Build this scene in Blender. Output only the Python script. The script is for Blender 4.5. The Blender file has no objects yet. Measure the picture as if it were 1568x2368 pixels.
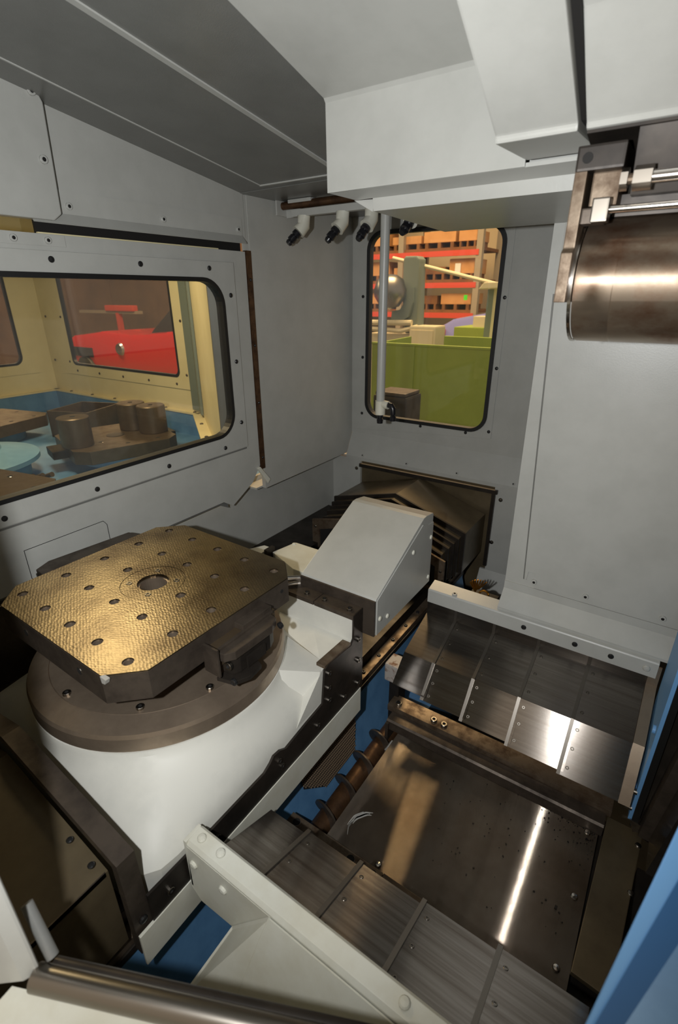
import bpy, bmesh, math, random
from mathutils import Vector, Matrix
random.seed(7)
SC = bpy.context.scene
COL = SC.collection
PI = math.pi

# ------------------------------------------------------------------ camera
CAM_Z = 1.75
cam_d = bpy.data.cameras.new('camera')
cam = bpy.data.objects.new('camera', cam_d)
COL.objects.link(cam)
pitch, yaw, roll = 0.41133854, 0.59769265, -0.00541655
F = Vector((-math.sin(yaw)*math.cos(pitch), math.cos(yaw)*math.cos(pitch), -math.sin(pitch)))
R0 = Vector((math.cos(yaw), math.sin(yaw), 0))
U0 = R0.cross(F)
Rr = math.cos(roll)*R0 + math.sin(roll)*U0
Ur = -math.sin(roll)*R0 + math.cos(roll)*U0
mw = Matrix(((Rr.x, Ur.x, -F.x, 0), (Rr.y, Ur.y, -F.y, 0), (Rr.z, Ur.z, -F.z, CAM_Z), (0, 0, 0, 1)))
cam.matrix_world = mw
cam_d.sensor_fit = 'VERTICAL'
cam_d.sensor_height = 23.6
cam_d.lens = 1150.08/2368*23.6
cam_d.clip_start = 0.01
cam_d.dof.use_dof = True
cam_d.dof.focus_distance = 1.35
cam_d.dof.aperture_fstop = 3.2
SC.camera = cam

# ------------------------------------------------------------------ world, lights, exposure
w = bpy.data.worlds.new('world'); SC.world = w; w.use_nodes = True
w.node_tree.nodes['Background'].inputs['Color'].default_value = (1.0, .84, .66, 1)
w.node_tree.nodes['Background'].inputs['Strength'].default_value = 0.62

def lamp(name, kind, loc, energy, color, size=.1, aim=None, spot=None, blend=.5, size_y=None):
    d = bpy.data.lights.new(name, kind); d.energy = energy; d.color = color
    if kind == 'AREA':
        d.size = size
        if size_y: d.shape = 'RECTANGLE'; d.size_y = size_y
    else: d.shadow_soft_size = size
    if kind == 'SPOT': d.spot_size = spot; d.spot_blend = blend
    o = bpy.data.objects.new(name, d); COL.objects.link(o); o.location = loc
    if aim is not None:
        o.rotation_euler = (Vector(aim)-Vector(loc)).to_track_quat('-Z', 'Y').to_euler()
    return o
WARM = (1.0, .69, .36)
# camera flash, a hand's breadth left of the lens
lamp('flash', 'SPOT', (-.12, -.085, 1.755), 54, (.965, .985, 1), .012, aim=(-.80, .76, 1.60), spot=math.radians(150), blend=.85)
# tungsten lamps of the pallet changer cabin and of the hall
lamp('changer_lamp', 'AREA', (-2.2, 1.1, 2.30), 15, (1, .78, .46), .34, aim=(-2.25, 1.1, 0))
lamp('hall_lamp', 'AREA', (-2.6, 5.6, 5.6), 480, WARM, 2.4, aim=(-2.9, 6.0, 0))
lamp('hall_lamp', 'AREA', (-9.0, 4.4, 5.6), 420, WARM, 2.4, aim=(-9.0, 6.2, 0))

SC.view_settings.view_transform = 'Standard'
SC.view_settings.look = 'None'
SC.view_settings.gamma = 1
SC.view_settings.exposure = 0.0
SC.view_settings.use_curve_mapping = False

# ------------------------------------------------------------------ materials
def srgb(r, g, b):
    f = lambda c: (c/255/12.92) if c/255 <= .04045 else ((c/255+.055)/1.055)**2.4
    return (f(r), f(g), f(b), 1)

def mat(name, base, rough=.5, metal=0, base2=None, scale=6, lo=.4, hi=.7, bump=0, bscale=60, aniso=0, stretch=None,
        rvar=0, coat=0, groove=None, detail=6, spec=.5, emit=None):
    m = bpy.data.materials.new(name); m.use_nodes = True
    nt = m.node_tree; N = nt.nodes; L = nt.links
    b = N['Principled BSDF']
    b.inputs['Base Color'].default_value = base
    b.inputs['Roughness'].default_value = rough
    b.inputs['Metallic'].default_value = metal
    b.inputs['Coat Weight'].default_value = coat
    b.inputs['Specular IOR Level'].default_value = spec
    geo = N.new('ShaderNodeNewGeometry')
    vec = geo.outputs['Position']
    if stretch:
        mp = N.new('ShaderNodeMapping'); mp.inputs['Scale'].default_value = stretch
        L.new(vec, mp.inputs['Vector']); svec = mp.outputs['Vector']
    else: svec = vec
    if base2 is not None:
        nz = N.new('ShaderNodeTexNoise'); nz.inputs['Scale'].default_value = scale; nz.inputs['Detail'].default_value = detail
        nz.inputs['Roughness'].default_value = .65
        L.new(svec, nz.inputs['Vector'])
        mr = N.new('ShaderNodeMapRange'); mr.inputs[1].default_value = lo; mr.inputs[2].default_value = hi
        L.new(nz.outputs['Fac'], mr.inputs[0])
        mx = N.new('ShaderNodeMix'); mx.data_type = 'RGBA'
        mx.inputs[6].default_value = base; mx.inputs[7].default_value = base2
        L.new(mr.outputs[0], mx.inputs[0]); L.new(mx.outputs[2], b.inputs['Base Color'])
        if rvar:
            ma = N.new('ShaderNodeMath'); ma.operation = 'MULTIPLY_ADD'
            ma.inputs[1].default_value = rvar; ma.inputs[2].default_value = rough
            L.new(mr.outputs[0], ma.inputs[0]); L.new(ma.outputs[0], b.inputs['Roughness'])
    if bump:
        bn = N.new('ShaderNodeTexNoise'); bn.inputs['Scale'].default_value = bscale; bn.inputs['Detail'].default_value = 3
        L.new(svec, bn.inputs['Vector'])
        bp = N.new('ShaderNodeBump'); bp.inputs['Strength'].default_value = bump; bp.inputs['Distance'].default_value = .002
        L.new(bn.outputs['Fac'], bp.inputs['Height']); L.new(bp.outputs['Normal'], b.inputs['Normal'])
    if aniso:
        b.inputs['Anisotropic'].default_value = aniso
        tg = N.new('ShaderNodeTangent'); tg.direction_type = 'UV_MAP'; tg.uv_map = 'UVMap'
        L.new(tg.outputs['Tangent'], b.inputs['Tangent'])
    if groove:                                   # fine scratches: normals scattered across the scratch direction only
        ax, amp = groove
        dt = N.new('ShaderNodeVectorMath')
        if ax == 'radial':                       # turned face of the rotary table
            pv_ = N.new('ShaderNodeVectorMath'); pv_.operation = 'SUBTRACT'; pv_.inputs[1].default_value = (-.9306, .5870, 0)
            L.new(vec, pv_.inputs[0])
            fl_ = N.new('ShaderNodeVectorMath'); fl_.operation = 'MULTIPLY'; fl_.inputs[1].default_value = (1, 1, 0); L.new(pv_.outputs[0], fl_.inputs[0])
            nr_ = N.new('ShaderNodeVectorMath'); nr_.operation = 'NORMALIZE'; L.new(fl_.outputs[0], nr_.inputs[0])
            ml_ = N.new('ShaderNodeVectorMath'); ml_.operation = 'SCALE'; ml_.inputs['Scale'].default_value = 7919.3; L.new(fl_.outputs[0], ml_.inputs[0])
            dt.operation = 'LENGTH'; L.new(ml_.outputs[0], dt.inputs[0])
        else:
            dt.operation = 'DOT_PRODUCT'; dt.inputs[1].default_value = tuple(7919.3*c for c in ax)
            L.new(vec, dt.inputs[0])
        acc = None
        for k in range(3):
            wn = N.new('ShaderNodeTexWhiteNoise'); wn.noise_dimensions = '1D'
            ad = N.new('ShaderNodeMath'); ad.operation = 'ADD'; ad.inputs[1].default_value = 3.7*k+.13
            L.new(dt.outputs['Value'], ad.inputs[0]); L.new(ad.outputs[0], wn.inputs['W'])
            sb = N.new('ShaderNodeMath'); sb.operation = 'SUBTRACT'; sb.inputs[1].default_value = .5
            L.new(wn.outputs['Value'], sb.inputs[0])
            if acc is None: acc = sb
            else:
                sm_ = N.new('ShaderNodeMath'); sm_.operation = 'ADD'; L.new(acc.outputs[0], sm_.inputs[0]); L.new(sb.outputs[0], sm_.inputs[1]); acc = sm_
        sc = N.new('ShaderNodeVectorMath'); sc.operation = 'SCALE'
        if ax == 'radial':
            L.new(nr_.outputs[0], sc.inputs[0]); mm = N.new('ShaderNodeMath'); mm.operation = 'MULTIPLY'; mm.inputs[1].default_value = amp
            L.new(acc.outputs[0], mm.inputs[0]); L.new(mm.outputs[0], sc.inputs['Scale'])
        else:
            sc.inputs[0].default_value = tuple(amp*c for c in ax); L.new(acc.outputs[0], sc.inputs['Scale'])
        av = N.new('ShaderNodeVectorMath'); av.operation = 'ADD'; L.new(sc.outputs[0], av.inputs[0])
        src = b.inputs['Normal'].links[0].from_socket if b.inputs['Normal'].is_linked else geo.outputs['Normal']
        L.new(src, av.inputs[1])
        nm = N.new('ShaderNodeVectorMath'); nm.operation = 'NORMALIZE'; L.new(av.outputs[0], nm.inputs[0])
        L.new(nm.outputs[0], b.inputs['Normal'])
    if emit:
        b.inputs['Emission Color'].default_value = emit[0]; b.inputs['Emission Strength'].default_value = emit[1]
    return m

M = {}
M['grey'] = mat('grey_paint', srgb(176, 176, 170), .34, base2=srgb(168, 168, 162), scale=9, bump=.05, bscale=260)
M['greyd'] = mat('grey_paint_roof_shade', srgb(112, 112, 108), .30, base2=srgb(104, 104, 100), scale=9, bump=.12, bscale=420)  # darker grey because the ceiling faces down: its shade is in this colour
M['white'] = mat('cream_white_casting_paint', srgb(208, 206, 196), .5, base2=srgb(194, 193, 184), scale=7, lo=.5, hi=.8, spec=.3, bump=.12, bscale=24)
M['cream'] = mat('cream_paint', srgb(222, 210, 166), .5, base2=srgb(212, 199, 154), scale=4)
M['guardw'] = mat('off_white_guard_paint', srgb(214, 213, 200), .42, base2=srgb(200, 196, 178), scale=8, bump=.06, bscale=30)
M['blue'] = mat('blue_paint', srgb(94, 138, 178), .42, base2=srgb(76, 118, 158), scale=10, bump=.05, bscale=50)
M['bluel'] = mat('light_blue_paint', srgb(112, 164, 214), .45)
M['blued'] = mat('shaded_blue_door_paint', srgb(44, 92, 140), .45)  # darkened door blue, the inner band's shade is put into the colour
M['bluehub'] = mat('pale_blue_paint', srgb(118, 160, 190), .5, base2=srgb(96, 140, 172), scale=6)
M['black'] = mat('black_rubber', (.008, .008, .008, 1), .5)
M['blackpl'] = mat('black_plastic', (.012, .012, .014, 1), .28)
M['void'] = mat('black_gap', (.006, .005, .004, 1), .8)
M['dark'] = mat('dark_worn_steel', srgb(92, 82, 72), .42, .6, base2=srgb(60, 52, 45), scale=14, rvar=.15, bump=.05, bscale=120)
M['disc'] = mat('turned_steel', srgb(168, 150, 130), .30, .72, base2=srgb(140, 124, 107), scale=10, rvar=.08, groove=('radial', .30))
M['blackst'] = mat('blackened_steel', srgb(56, 50, 44), .38, .5, base2=srgb(34, 30, 27), scale=12, rvar=.12)
M['cover'] = mat('brushed_cover_steel', srgb(146, 140, 133), .17, .95, base2=srgb(98, 87, 77), scale=5.0, lo=.38, hi=.85, aniso=.9, groove=((0, 1, 0), .13),
                 stretch=(.7, 22, 22), rvar=.05, bump=.025, bscale=34)
M['plate'] = mat('floor_plate_steel', srgb(132, 122, 110), .08, .86, groove=((0, 1, 0), 1.0), base2=srgb(92, 78, 64), scale=5, lo=.35, hi=.75, aniso=1,
                 rvar=.02)
M['rust'] = mat('rusty_steel', srgb(116, 102, 86), .42, .6, base2=srgb(76, 58, 42), scale=22, lo=.42, hi=.68, rvar=.2, bump=.1, bscale=90)
M['auger'] = mat('oily_brown_steel', srgb(92, 66, 44), .40, .55, base2=srgb(52, 34, 22), scale=30, rvar=.2, bump=.1, bscale=80)
M['spindle'] = mat('stained_spindle_steel', srgb(180, 162, 142), .29, .93, base2=srgb(124, 74, 42), scale=11, lo=.44, hi=.74, rvar=.10,
                   stretch=(1, 1, 1.6), aniso=.9, groove=((1, 0, 0), .9))
M['chrome'] = mat('bright_steel', srgb(200, 195, 188), .18, 1)
M['screw'] = mat('zinc_screw', srgb(130, 124, 115), .32, 1)
M['screwb'] = mat('black_screw', (.012, .012, .012, 1), .35)
M['bellows'] = mat('oiled_bellows_sheet', srgb(104, 92, 70), .32, .35, base2=srgb(78, 67, 50), scale=5, rvar=.12, bump=.02, bscale=50)
M['fixture'] = mat('brown_oiled_steel', srgb(98, 84, 66), .38, .6, base2=srgb(82, 69, 52), scale=16, rvar=.15)
M['green'] = mat('green_paint', srgb(142, 160, 62), .5, base2=srgb(132, 150, 54), scale=3)
M['red'] = mat('red_car_paint', srgb(205, 24, 22), .2, coat=.6)
M['carglass'] = mat('dark_car_glass', (.02, .02, .025, 1), .1)
M['rackred'] = mat('red_rack_beam', srgb(200, 70, 48), .5)
M['rackgrey'] = mat('grey_rack_upright', srgb(150, 138, 118), .5)
M['wood'] = mat('orange_brown_carton', srgb(198, 146, 92), .7, base2=srgb(178, 126, 74), scale=3)
M['pallet_wood'] = mat('brown_wood', srgb(128, 84, 44), .8, base2=srgb(100, 64, 34), scale=5)
M['beige'] = mat('beige_machine_paint', srgb(206, 194, 162), .5)
M['gg'] = mat('grey_green_paint', srgb(112, 122, 112), .5)
M['violet'] = mat('violet_blue_car_paint', srgb(140, 140, 205), .25, coat=.5)
M['hall'] = mat('warm_plaster', srgb(214, 190, 150), .8)
M['halldark'] = mat('brown_hall_wall', srgb(120, 92, 70), .8, base2=srgb(92, 68, 54), scale=1.2)
M['concrete'] = mat('concrete', srgb(120, 112, 100), .7, base2=srgb(100, 94, 84), scale=2)
M['chip'] = mat('black_chips', (.012, .01, .009, 1), .5, .3)
M['castgrey'] = mat('rust_stained_cast_iron', srgb(176, 168, 160), .6, .1, base2=srgb(110, 72, 50), scale=40, lo=.52, hi=.66)
M['brass'] = mat('brass', srgb(210, 150, 60), .3, 1)
M['paper'] = mat('white_paper', srgb(225, 222, 212), .7)
M['greentag'] = mat('green_tag', srgb(70, 210, 50), .6)
M['lip'] = mat('wiper_lip_steel', srgb(132, 126, 118), .36, .94)
M['smear'] = mat('grey_paint_smear', srgb(165, 162, 155), .6)
M['taillight'] = mat('tail_light_red', srgb(215, 40, 30), .25)

def pallet_mat():
    m = mat('scraped_pallet_top', srgb(122, 113, 96), .32, .95)
    nt = m.node_tree; N = nt.nodes; L = nt.links; b = N['Principled BSDF']
    geo = N['Geometry'] if 'Geometry' in N else [n for n in N if n.type == 'NEW_GEOMETRY'][0]
    mp = N.new('ShaderNodeMapping'); mp.inputs['Rotation'].default_value = (0, 0, .78); mp.inputs['Scale'].default_value = (1, 1.7, 0)
    L.new(geo.outputs['Position'], mp.inputs['Vector'])
    v = N.new('ShaderNodeTexVoronoi'); v.inputs['Scale'].default_value = 120; v.inputs['Randomness'].default_value = .45
    L.new(mp.outputs['Vector'], v.inputs['Vector'])
    bp = N.new('ShaderNodeBump'); bp.inputs['Strength'].default_value = .35; bp.inputs['Distance'].default_value = .0010
    L.new(v.outputs['Distance'], bp.inputs['Height']); L.new(bp.outputs['Normal'], b.inputs['Normal'])
    nz = N.new('ShaderNodeTexNoise'); nz.inputs['Scale'].default_value = 9; nz.inputs['Detail'].default_value = 8
    L.new(geo.outputs['Position'], nz.inputs['Vector'])
    mr = N.new('ShaderNodeMapRange'); mr.inputs[1].default_value = .40; mr.inputs[2].default_value = .72
    L.new(nz.outputs['Fac'], mr.inputs[0])
    mx = N.new('ShaderNodeMix'); mx.data_type = 'RGBA'
    mx.inputs[6].default_value = srgb(126, 114, 92); mx.inputs[7].default_value = srgb(82, 71, 57)
    L.new(mr.outputs[0], mx.inputs[0]); L.new(mx.outputs[2], b.inputs['Base Color'])
    return m
M['pallet'] = pallet_mat()

def glass_mat(name, tint, haze):
    m = bpy.data.materials.new(name); m.use_nodes = True
    nt = m.node_tree; N = nt.nodes; L = nt.links
    for n in list(N):
        if n.type != 'OUTPUT_MATERIAL': N.remove(n)
    out = [n for n in N if n.type == 'OUTPUT_MATERIAL'][0]
    tr = N.new('ShaderNodeBsdfTransparent'); tr.inputs[0].default_value = tint
    gl = N.new('ShaderNodeBsdfGlossy'); gl.inputs['Roughness'].default_value = .03
    df = N.new('ShaderNodeBsdfDiffuse'); df.inputs[0].default_value = (.6, .6, .58, 1)
    lw = N.new('ShaderNodeLayerWeight'); lw.inputs[0].default_value = .5
    pw = N.new('ShaderNodeMath'); pw.operation = 'POWER'; pw.inputs[1].default_value = 4; L.new(lw.outputs['Facing'], pw.inputs[0])
    fr = N.new('ShaderNodeMath'); fr.operation = 'MULTIPLY_ADD'; fr.inputs[1].default_value = .5; fr.inputs[2].default_value = .035; L.new(pw.outputs[0], fr.inputs[0])
    a = N.new('ShaderNodeMixShader'); L.new(fr.outputs[0], a.inputs[0]); L.new(tr.outputs[0], a.inputs[1]); L.new(gl.outputs[0], a.inputs[2])
    c = N.new('ShaderNodeMixShader'); c.inputs[0].default_value = haze
    L.new(a.outputs[0], c.inputs[1]); L.new(df.outputs[0], c.inputs[2]); L.new(c.outputs[0], out.inputs[0])
    return m
M['glass'] = glass_mat('clear_pane', (.95, .96, .95, 1), .02)
M['glasshazy'] = glass_mat('hazy_pane', (.92, .90, .88, 1), .03)

def mesh_mat():
    m = mat('wire_mesh', srgb(176, 150, 122), .45, .5)
    nt = m.node_tree; N = nt.nodes; L = nt.links; b = N['Principled BSDF']
    return m
M['wire'] = mesh_mat()

# ------------------------------------------------------------------ mesh helpers
class MB:
    """collects solids in world coordinates and links them as one mesh"""
    def __init__(self): self.bm = bmesh.new()
    def faces(self, pts, fcs):
        vs = [self.bm.verts.new(p) for p in pts]
        for f in fcs:
            try: self.bm.faces.new([vs[i] for i in f])
            except ValueError: pass
        return self
    def box(self, x0, x1, y0, y1, z0, z1, rot=None, piv=None, bev=0):
        b = bmesh.new(); bmesh.ops.create_cube(b, size=1)
        bmesh.ops.scale(b, vec=(abs(x1-x0), abs(y1-y0), abs(z1-z0)), verts=b.verts)
        bmesh.ops.translate(b, vec=((x0+x1)/2, (y0+y1)/2, (z0+z1)/2), verts=b.verts)
        if bev: bmesh.ops.bevel(b, geom=b.edges[:], offset=bev, segments=2, affect='EDGES', profile=.7)
        if rot: bmesh.ops.rotate(b, cent=piv or ((x0+x1)/2, (y0+y1)/2, (z0+z1)/2), matrix=rot, verts=b.verts)
        self.add(b); return self
    def add(self, b):
        me = bpy.data.meshes.new('tmp'); b.to_mesh(me); b.free(); self.bm.from_mesh(me); bpy.data.meshes.remove(me)
    def prism(self, poly, a, b_, axis, bev=0):
        """poly in the two other axes (cyclic order: x->(y,z), y->(x,z), z->(x,y)), from a to b_ along axis"""
        def P(u, v, t):
            return {'x': (t, u, v), 'y': (u, t, v), 'z': (u, v, t)}[axis]
        n = len(poly); b = bmesh.new()
        A = [b.verts.new(P(u, v, a)) for u, v in poly]; B = [b.verts.new(P(u, v, b_)) for u, v in poly]
        for i in range(n):
            j = (i+1) % n; b.faces.new((A[i], A[j], B[j], B[i]))
        b.faces.new(A); b.faces.new(B[::-1])
        bmesh.ops.recalc_face_normals(b, faces=b.faces[:])
        if bev: bmesh.ops.bevel(b, geom=b.edges[:], offset=bev, segments=2, affect='EDGES', profile=.7)
        self.add(b); return self
    def shell(self, prof, a0, a1, axis, t):
        """open profile thickened by t (offset to its left), swept along axis"""
        n = len(prof); off = []
        for i in range(n):
            d = Vector((0, 0))
            if i > 0: d += (Vector(prof[i])-Vector(prof[i-1])).normalized()
            if i < n-1: d += (Vector(prof[i+1])-Vector(prof[i])).normalized()
            d.normalize(); off.append((prof[i][0]-d.y*t, prof[i][1]+d.x*t))
        return self.prism(list(prof)+off[::-1], a0, a1, axis)
    def cyl(self, p0, p1, r0, r1=None, seg=24, caps=True):
        r1 = r0 if r1 is None else r1
        p0 = Vector(p0); p1 = Vector(p1); d = p1-p0
        b = bmesh.new()
        bmesh.ops.create_cone(b, cap_ends=caps, segments=seg, radius1=r0, radius2=r1, depth=d.length)
        q = d.to_track_quat('Z', 'Y').to_matrix()
        bmesh.ops.rotate(b, cent=(0, 0, 0), matrix=q, verts=b.verts)
        bmesh.ops.translate(b, vec=(p0+p1)/2, verts=b.verts)
        self.add(b); return self
    def lathe(self, c, prof, seg=64, axis='z'):
        """prof: (r, h) pairs, closed with discs when r==0 at the ends"""
        b = bmesh.new(); rings = []
        for r, h in prof:
            if r < 1e-6: rings.append([b.verts.new(self._lp(c, 0, 0, h, axis))])
            else: rings.append([b.verts.new(self._lp(c, r*math.cos(2*PI*i/seg), r*math.sin(2*PI*i/seg), h, axis)) for i in range(seg)])
        for A, B in zip(rings, rings[1:]):
            for i in range(seg):
                j = (i+1) % seg
                f = [A[0]] if len(A) == 1 else [A[i], A[j]]
                f += [B[0]] if len(B) == 1 else [B[j], B[i]]
                if len(f) > 2: b.faces.new(f)
        bmesh.ops.recalc_face_normals(b, faces=b.faces[:])
        self.add(b); return self
    @staticmethod
    def _lp(c, u, v, h, axis):
        return {'z': (c[0]+u, c[1]+v, c[2]+h), 'x': (c[0]+h, c[1]+u, c[2]+v), 'y': (c[0]+u, c[1]+h, c[2]+v)}[axis]
    def tube(self, pts, r, seg=12):
        pts = [Vector(p) for p in pts]; b = bmesh.new(); rings = []
        up = Vector((0, 0, 1))
        for i, p in enumerate(pts):
            d = (pts[min(i+1, len(pts)-1)]-pts[max(i-1, 0)]).normalized()
            s = d.cross(up)
            if s.length < .05: s = d.cross(Vector((1, 0, 0)))
            s.normalize(); u2 = s.cross(d)
            rr = r[i] if isinstance(r, (list, tuple)) else r
            rings.append([b.verts.new(p+s*rr*math.cos(2*PI*k/seg)+u2*rr*math.sin(2*PI*k/seg)) for k in range(seg)])
        for A, B in zip(rings, rings[1:]):
            for k in range(seg): b.faces.new((A[k], A[(k+1) % seg], B[(k+1) % seg], B[k]))
        b.faces.new(rings[0][::-1]); b.faces.new(rings[-1])
        bmesh.ops.recalc_face_normals(b, faces=b.faces[:])
        self.add(b); return self
    def plate(self, outer, holes, t0, t1, fmap):
        """flat plate with holes: outer/holes are (u,v) loops, between depths t0 and t1 under fmap(u,v,t)"""
        b = bmesh.new(); loops = [outer]+list(holes); L = {}
        for t in (t0, t1):
            es = []
            for k, lp in enumerate(loops):
                vs = [b.verts.new((u, v, t)) for u, v in lp]; L[(t, k)] = vs
                es += [b.edges.new((vs[i], vs[(i+1) % len(vs)])) for i in range(len(vs))]
            bmesh.ops.triangle_fill(b, use_beauty=True, use_dissolve=False, edges=es)
        for k, lp in enumerate(loops):
            A, B = L[(t0, k)], L[(t1, k)]
            for i in range(len(A)):
                j = (i+1) % len(A); b.faces.new((A[i], A[j], B[j], B[i]))
        for v in b.verts: v.co = Vector(fmap(*v.co))
        bmesh.ops.recalc_face_normals(b, faces=b.faces[:])
        self.add(b); return self
    def link(self, name, m, parent=None, smooth=None, uv=None, bev=0):
        loc = parent['_w'] if parent is not None and '_w' in parent else (0, 0, 0)
        bmesh.ops.translate(self.bm, vec=(-loc[0], -loc[1], -loc[2]), verts=self.bm.verts)
        me = bpy.data.meshes.new(name)
        if uv:
            ul = self.bm.loops.layers.uv.new('UVMap')
            for f in self.bm.faces:
                for l in f.loops:
                    c = l.vert.co; l[ul].uv = (c.y*.9+c.z*.3, c.x) if uv == 'y' else (c.x, c.y*.9+c.z*.3)
        self.bm.to_mesh(me); self.bm.free()
        if smooth is not None:
            try: me.set_sharp_from_angle(angle=smooth)
            except Exception: pass
            for p in me.polygons: p.use_smooth = True
        me.materials.append(M[m] if isinstance(m, str) else m)
        o = bpy.data.objects.new(name, me); COL.objects.link(o)
        if parent is not None: o.parent = parent
        if parent is None:
            pass
        else:
            o['_w'] = loc
        if bev:
            md = o.modifiers.new('bevel', 'BEVEL'); md.width = bev; md.segments = 2; md.limit_method = 'ANGLE'
        return o

def rrect(u0, u1, v0, v1, r, n=8, corners=(1, 1, 1, 1)):
    pts = []
    for k, (cx, cy, a) in enumerate(((u1-r, v1-r, 0), (u0+r, v1-r, 90), (u0+r, v0+r, 180), (u1-r, v0+r, 270))):
        for i in range(n+1):
            t = math.radians(a+90*i/n); pts.append((cx+r*math.cos(t), cy+r*math.sin(t)))
    return pts
def circ(u, v, r, n=20):
    return [(u+r*math.cos(2*PI*i/n), v+r*math.sin(2*PI*i/n)) for i in range(n)]

def tag(o, label, cat, group=None):
    o['label'] = label; o['category'] = cat
    if group: o['group'] = group
    return o
def thing(name, label, cat, loc, group=None):
    o = bpy.data.objects.new(name, None); COL.objects.link(o); o.location = loc
    o['_w'] = tuple(loc); o.empty_display_size = .05
    return tag(o, label, cat, group)
def struct(o):
    o['kind'] = 'structure'; return o
def sempty(name, loc=(0, 0, 0)):
    o = bpy.data.objects.new(name, None); COL.objects.link(o); o.location = loc; o['_w'] = tuple(loc); o['kind'] = 'structure'
    return o

# screws: low dome or socket head, shared meshes
_sm = {}
def screw(parent, loc, nrm, r=.006, m='screw', kind='socket', name='screw'):
    key = (round(r, 4), m, kind)
    if key not in _sm:
        b = MB(); h = r*.7
        if kind == 'socket':
            b.lathe((0, 0, 0), [(r, 0), (r, h*.85), (r*.88, h), (r*.5, h), (r*.45, h*.25), (0, h*.2)], 12)
        elif kind == 'hole':
            b.lathe((0, 0, 0), [(r*1.05, 0), (r*1.05, r*.05), (r, r*.08), (0, r*.08)], 12)
        else:
            b.lathe((0, 0, 0), [(r, 0), (r, h*.4), (r*.75, h*.8), (0, h)], 12)
        bm = b.bm; me = bpy.data.meshes.new('screw'); bm.to_mesh(me); bm.free()
        me.materials.append(M[m]); me.materials.append(M['void']); _sm[key] = me
        if kind in ('socket', 'hole'):
            for p in me.polygons:
                if max(me.vertices[v].co.xy.length for v in p.vertices) < r*(.55 if kind == 'socket' else 1.02): p.material_index = 1  # socket and hole faces coloured black for the shade inside
    o = bpy.data.objects.new(name, _sm[key]); COL.objects.link(o)
    pl = parent['_w'] if '_w' in parent else (0, 0, 0)
    o.location = Vector(loc)-Vector(pl); o.rotation_euler = Vector(nrm).to_track_quat('Z', 'Y').to_euler()
    o.parent = parent
    return o

XW = -1.345          # inner face of the left wall
YB = 2.10            # inner face of the back wall
yz = lambda x0: (lambda u, v, t: (x0+t, u, v))     # plates lying in the y-z plane
xz = lambda y0: (lambda u, v, t: (u, y0+t, v))
xy = lambda z0: (lambda u, v, t: (u, v, z0+t))
def ceil_z(y): return 2.056-.149*(y-1.407)

# ================================================================== LARGE STRUCTURE
# ---- left wall: upper sheet, side sheet, recessed lower sheet
wl = sempty('wall_left', (XW, .8, 1.0))
MB().prism([(-.6, 1.925), (1.418, 1.925), (1.418, 2.06), (-.6, 2.36)], XW-.02, XW, 'x').link('upper_sheet', 'grey', wl)
MB().box(XW-.02, XW-.002, 1.437, YB, 1.012, 2.07).link('side_sheet', 'grey', wl)
MB().box(XW-.02, XW-.004, 1.418, 1.437, 1.892, 2.06).link('corner_sheet', 'grey', wl)
MB().box(XW-.09, XW-.02, 1.40, YB, 1.012, 1.020).link('return_lip', 'grey', wl)
MB().box(XW-.10, XW-.085, .95, 2.06, .25, 1.04).link('lower_sheet', 'grey', wl)
MB().box(XW-.10, XW-.085, -.6, .95, .25, 1.02).link('lower_dark_sheet', 'blackst', wl)
for y in (1.452, 1.70):
    MB().box(XW-.0845, XW-.06, y-.012, y+.018, .995, 1.0115).link('notch', 'void', wl)
# flange along the top of the changer opening
MB().prism([(XW, 1.985), (XW+.004, 1.985), (XW+.004, 1.935), (XW+.022, 1.912), (XW+.019, 1.910), (XW, 1.934)], .70, 1.40, 'y').link('top_flange', 'grey', wl)
for y in (.80, 1.079, 1.38):
    screw(wl, (XW+.004, y, 1.952), (1, 0, 0), .008, 'grey')
# grey cover box high on the wall
cb = thing('wall_cover_box', 'shallow grey sheet cover with rounded lower corner above changer door', 'cover', (XW, .45, 1.915))
MB().prism([(.10, 1.915), (.745, 1.915), (.765, 1.93), (.772, 2.146), (.755, 2.18), (.10, 2.27)], XW, XW+.030, 'x').link('cover_sheet', 'grey', cb, bev=.003)
for p in ((.748, 2.160), (.745, 2.035), (.35, 2.035)):
    screw(cb, (XW+.030, p[0], p[1]), (1, 0, 0), .009, 'grey')
# ---- door_1: pallet changer door with its window
dr = sempty('door_1', (XW, .7, 1.03))
win = rrect(-.20, 1.275, 1.288, 1.792, .075)
seal = rrect(-.212, 1.287, 1.276, 1.804, .085)
MB().plate([(-.5, 1.03), (1.20, 1.03), (1.245, 1.0), (1.36, 1.06), (1.41, 1.12), (1.41, 1.888), (-.5, 1.888)], [seal], -.03, 0, yz(XW)).link('door_sheet', 'grey', dr)
MB().plate([(-.4, 1.216), (1.345, 1.216), (1.345, 1.852), (-.4, 1.852)], [rrect(-.212, 1.287, 1.276, 1.804, .085)], .001, .007, yz(XW)).link('window_frame', 'grey', dr, bev=.0015)
MB().plate(seal, [win], -.02, .011, yz(XW)).link('window_seal', 'black', dr)
MB().plate([p for p in seal], [], -.012, -.006, yz(XW)).link('pane', 'glass', dr)
MB().box(XW, XW+.003, .10, .775, 1.862, 1.886).link('door_plate', 'grey', dr)
MB().box(XW-.001, XW+.0008, .498, .728, 1.09, 1.131).link('access_cover', 'grey', dr)
MB().plate([(.494, 1.03), (.732, 1.03), (.732, 1.12), (.722, 1.135), (.494, 1.135)], [[(.4952, 1.032), (.7308, 1.032), (.7308, 1.1195), (.7212, 1.1338), (.4952, 1.1338)]], 0, .0012, yz(XW)).link('cover_seam', 'void', dr)
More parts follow.
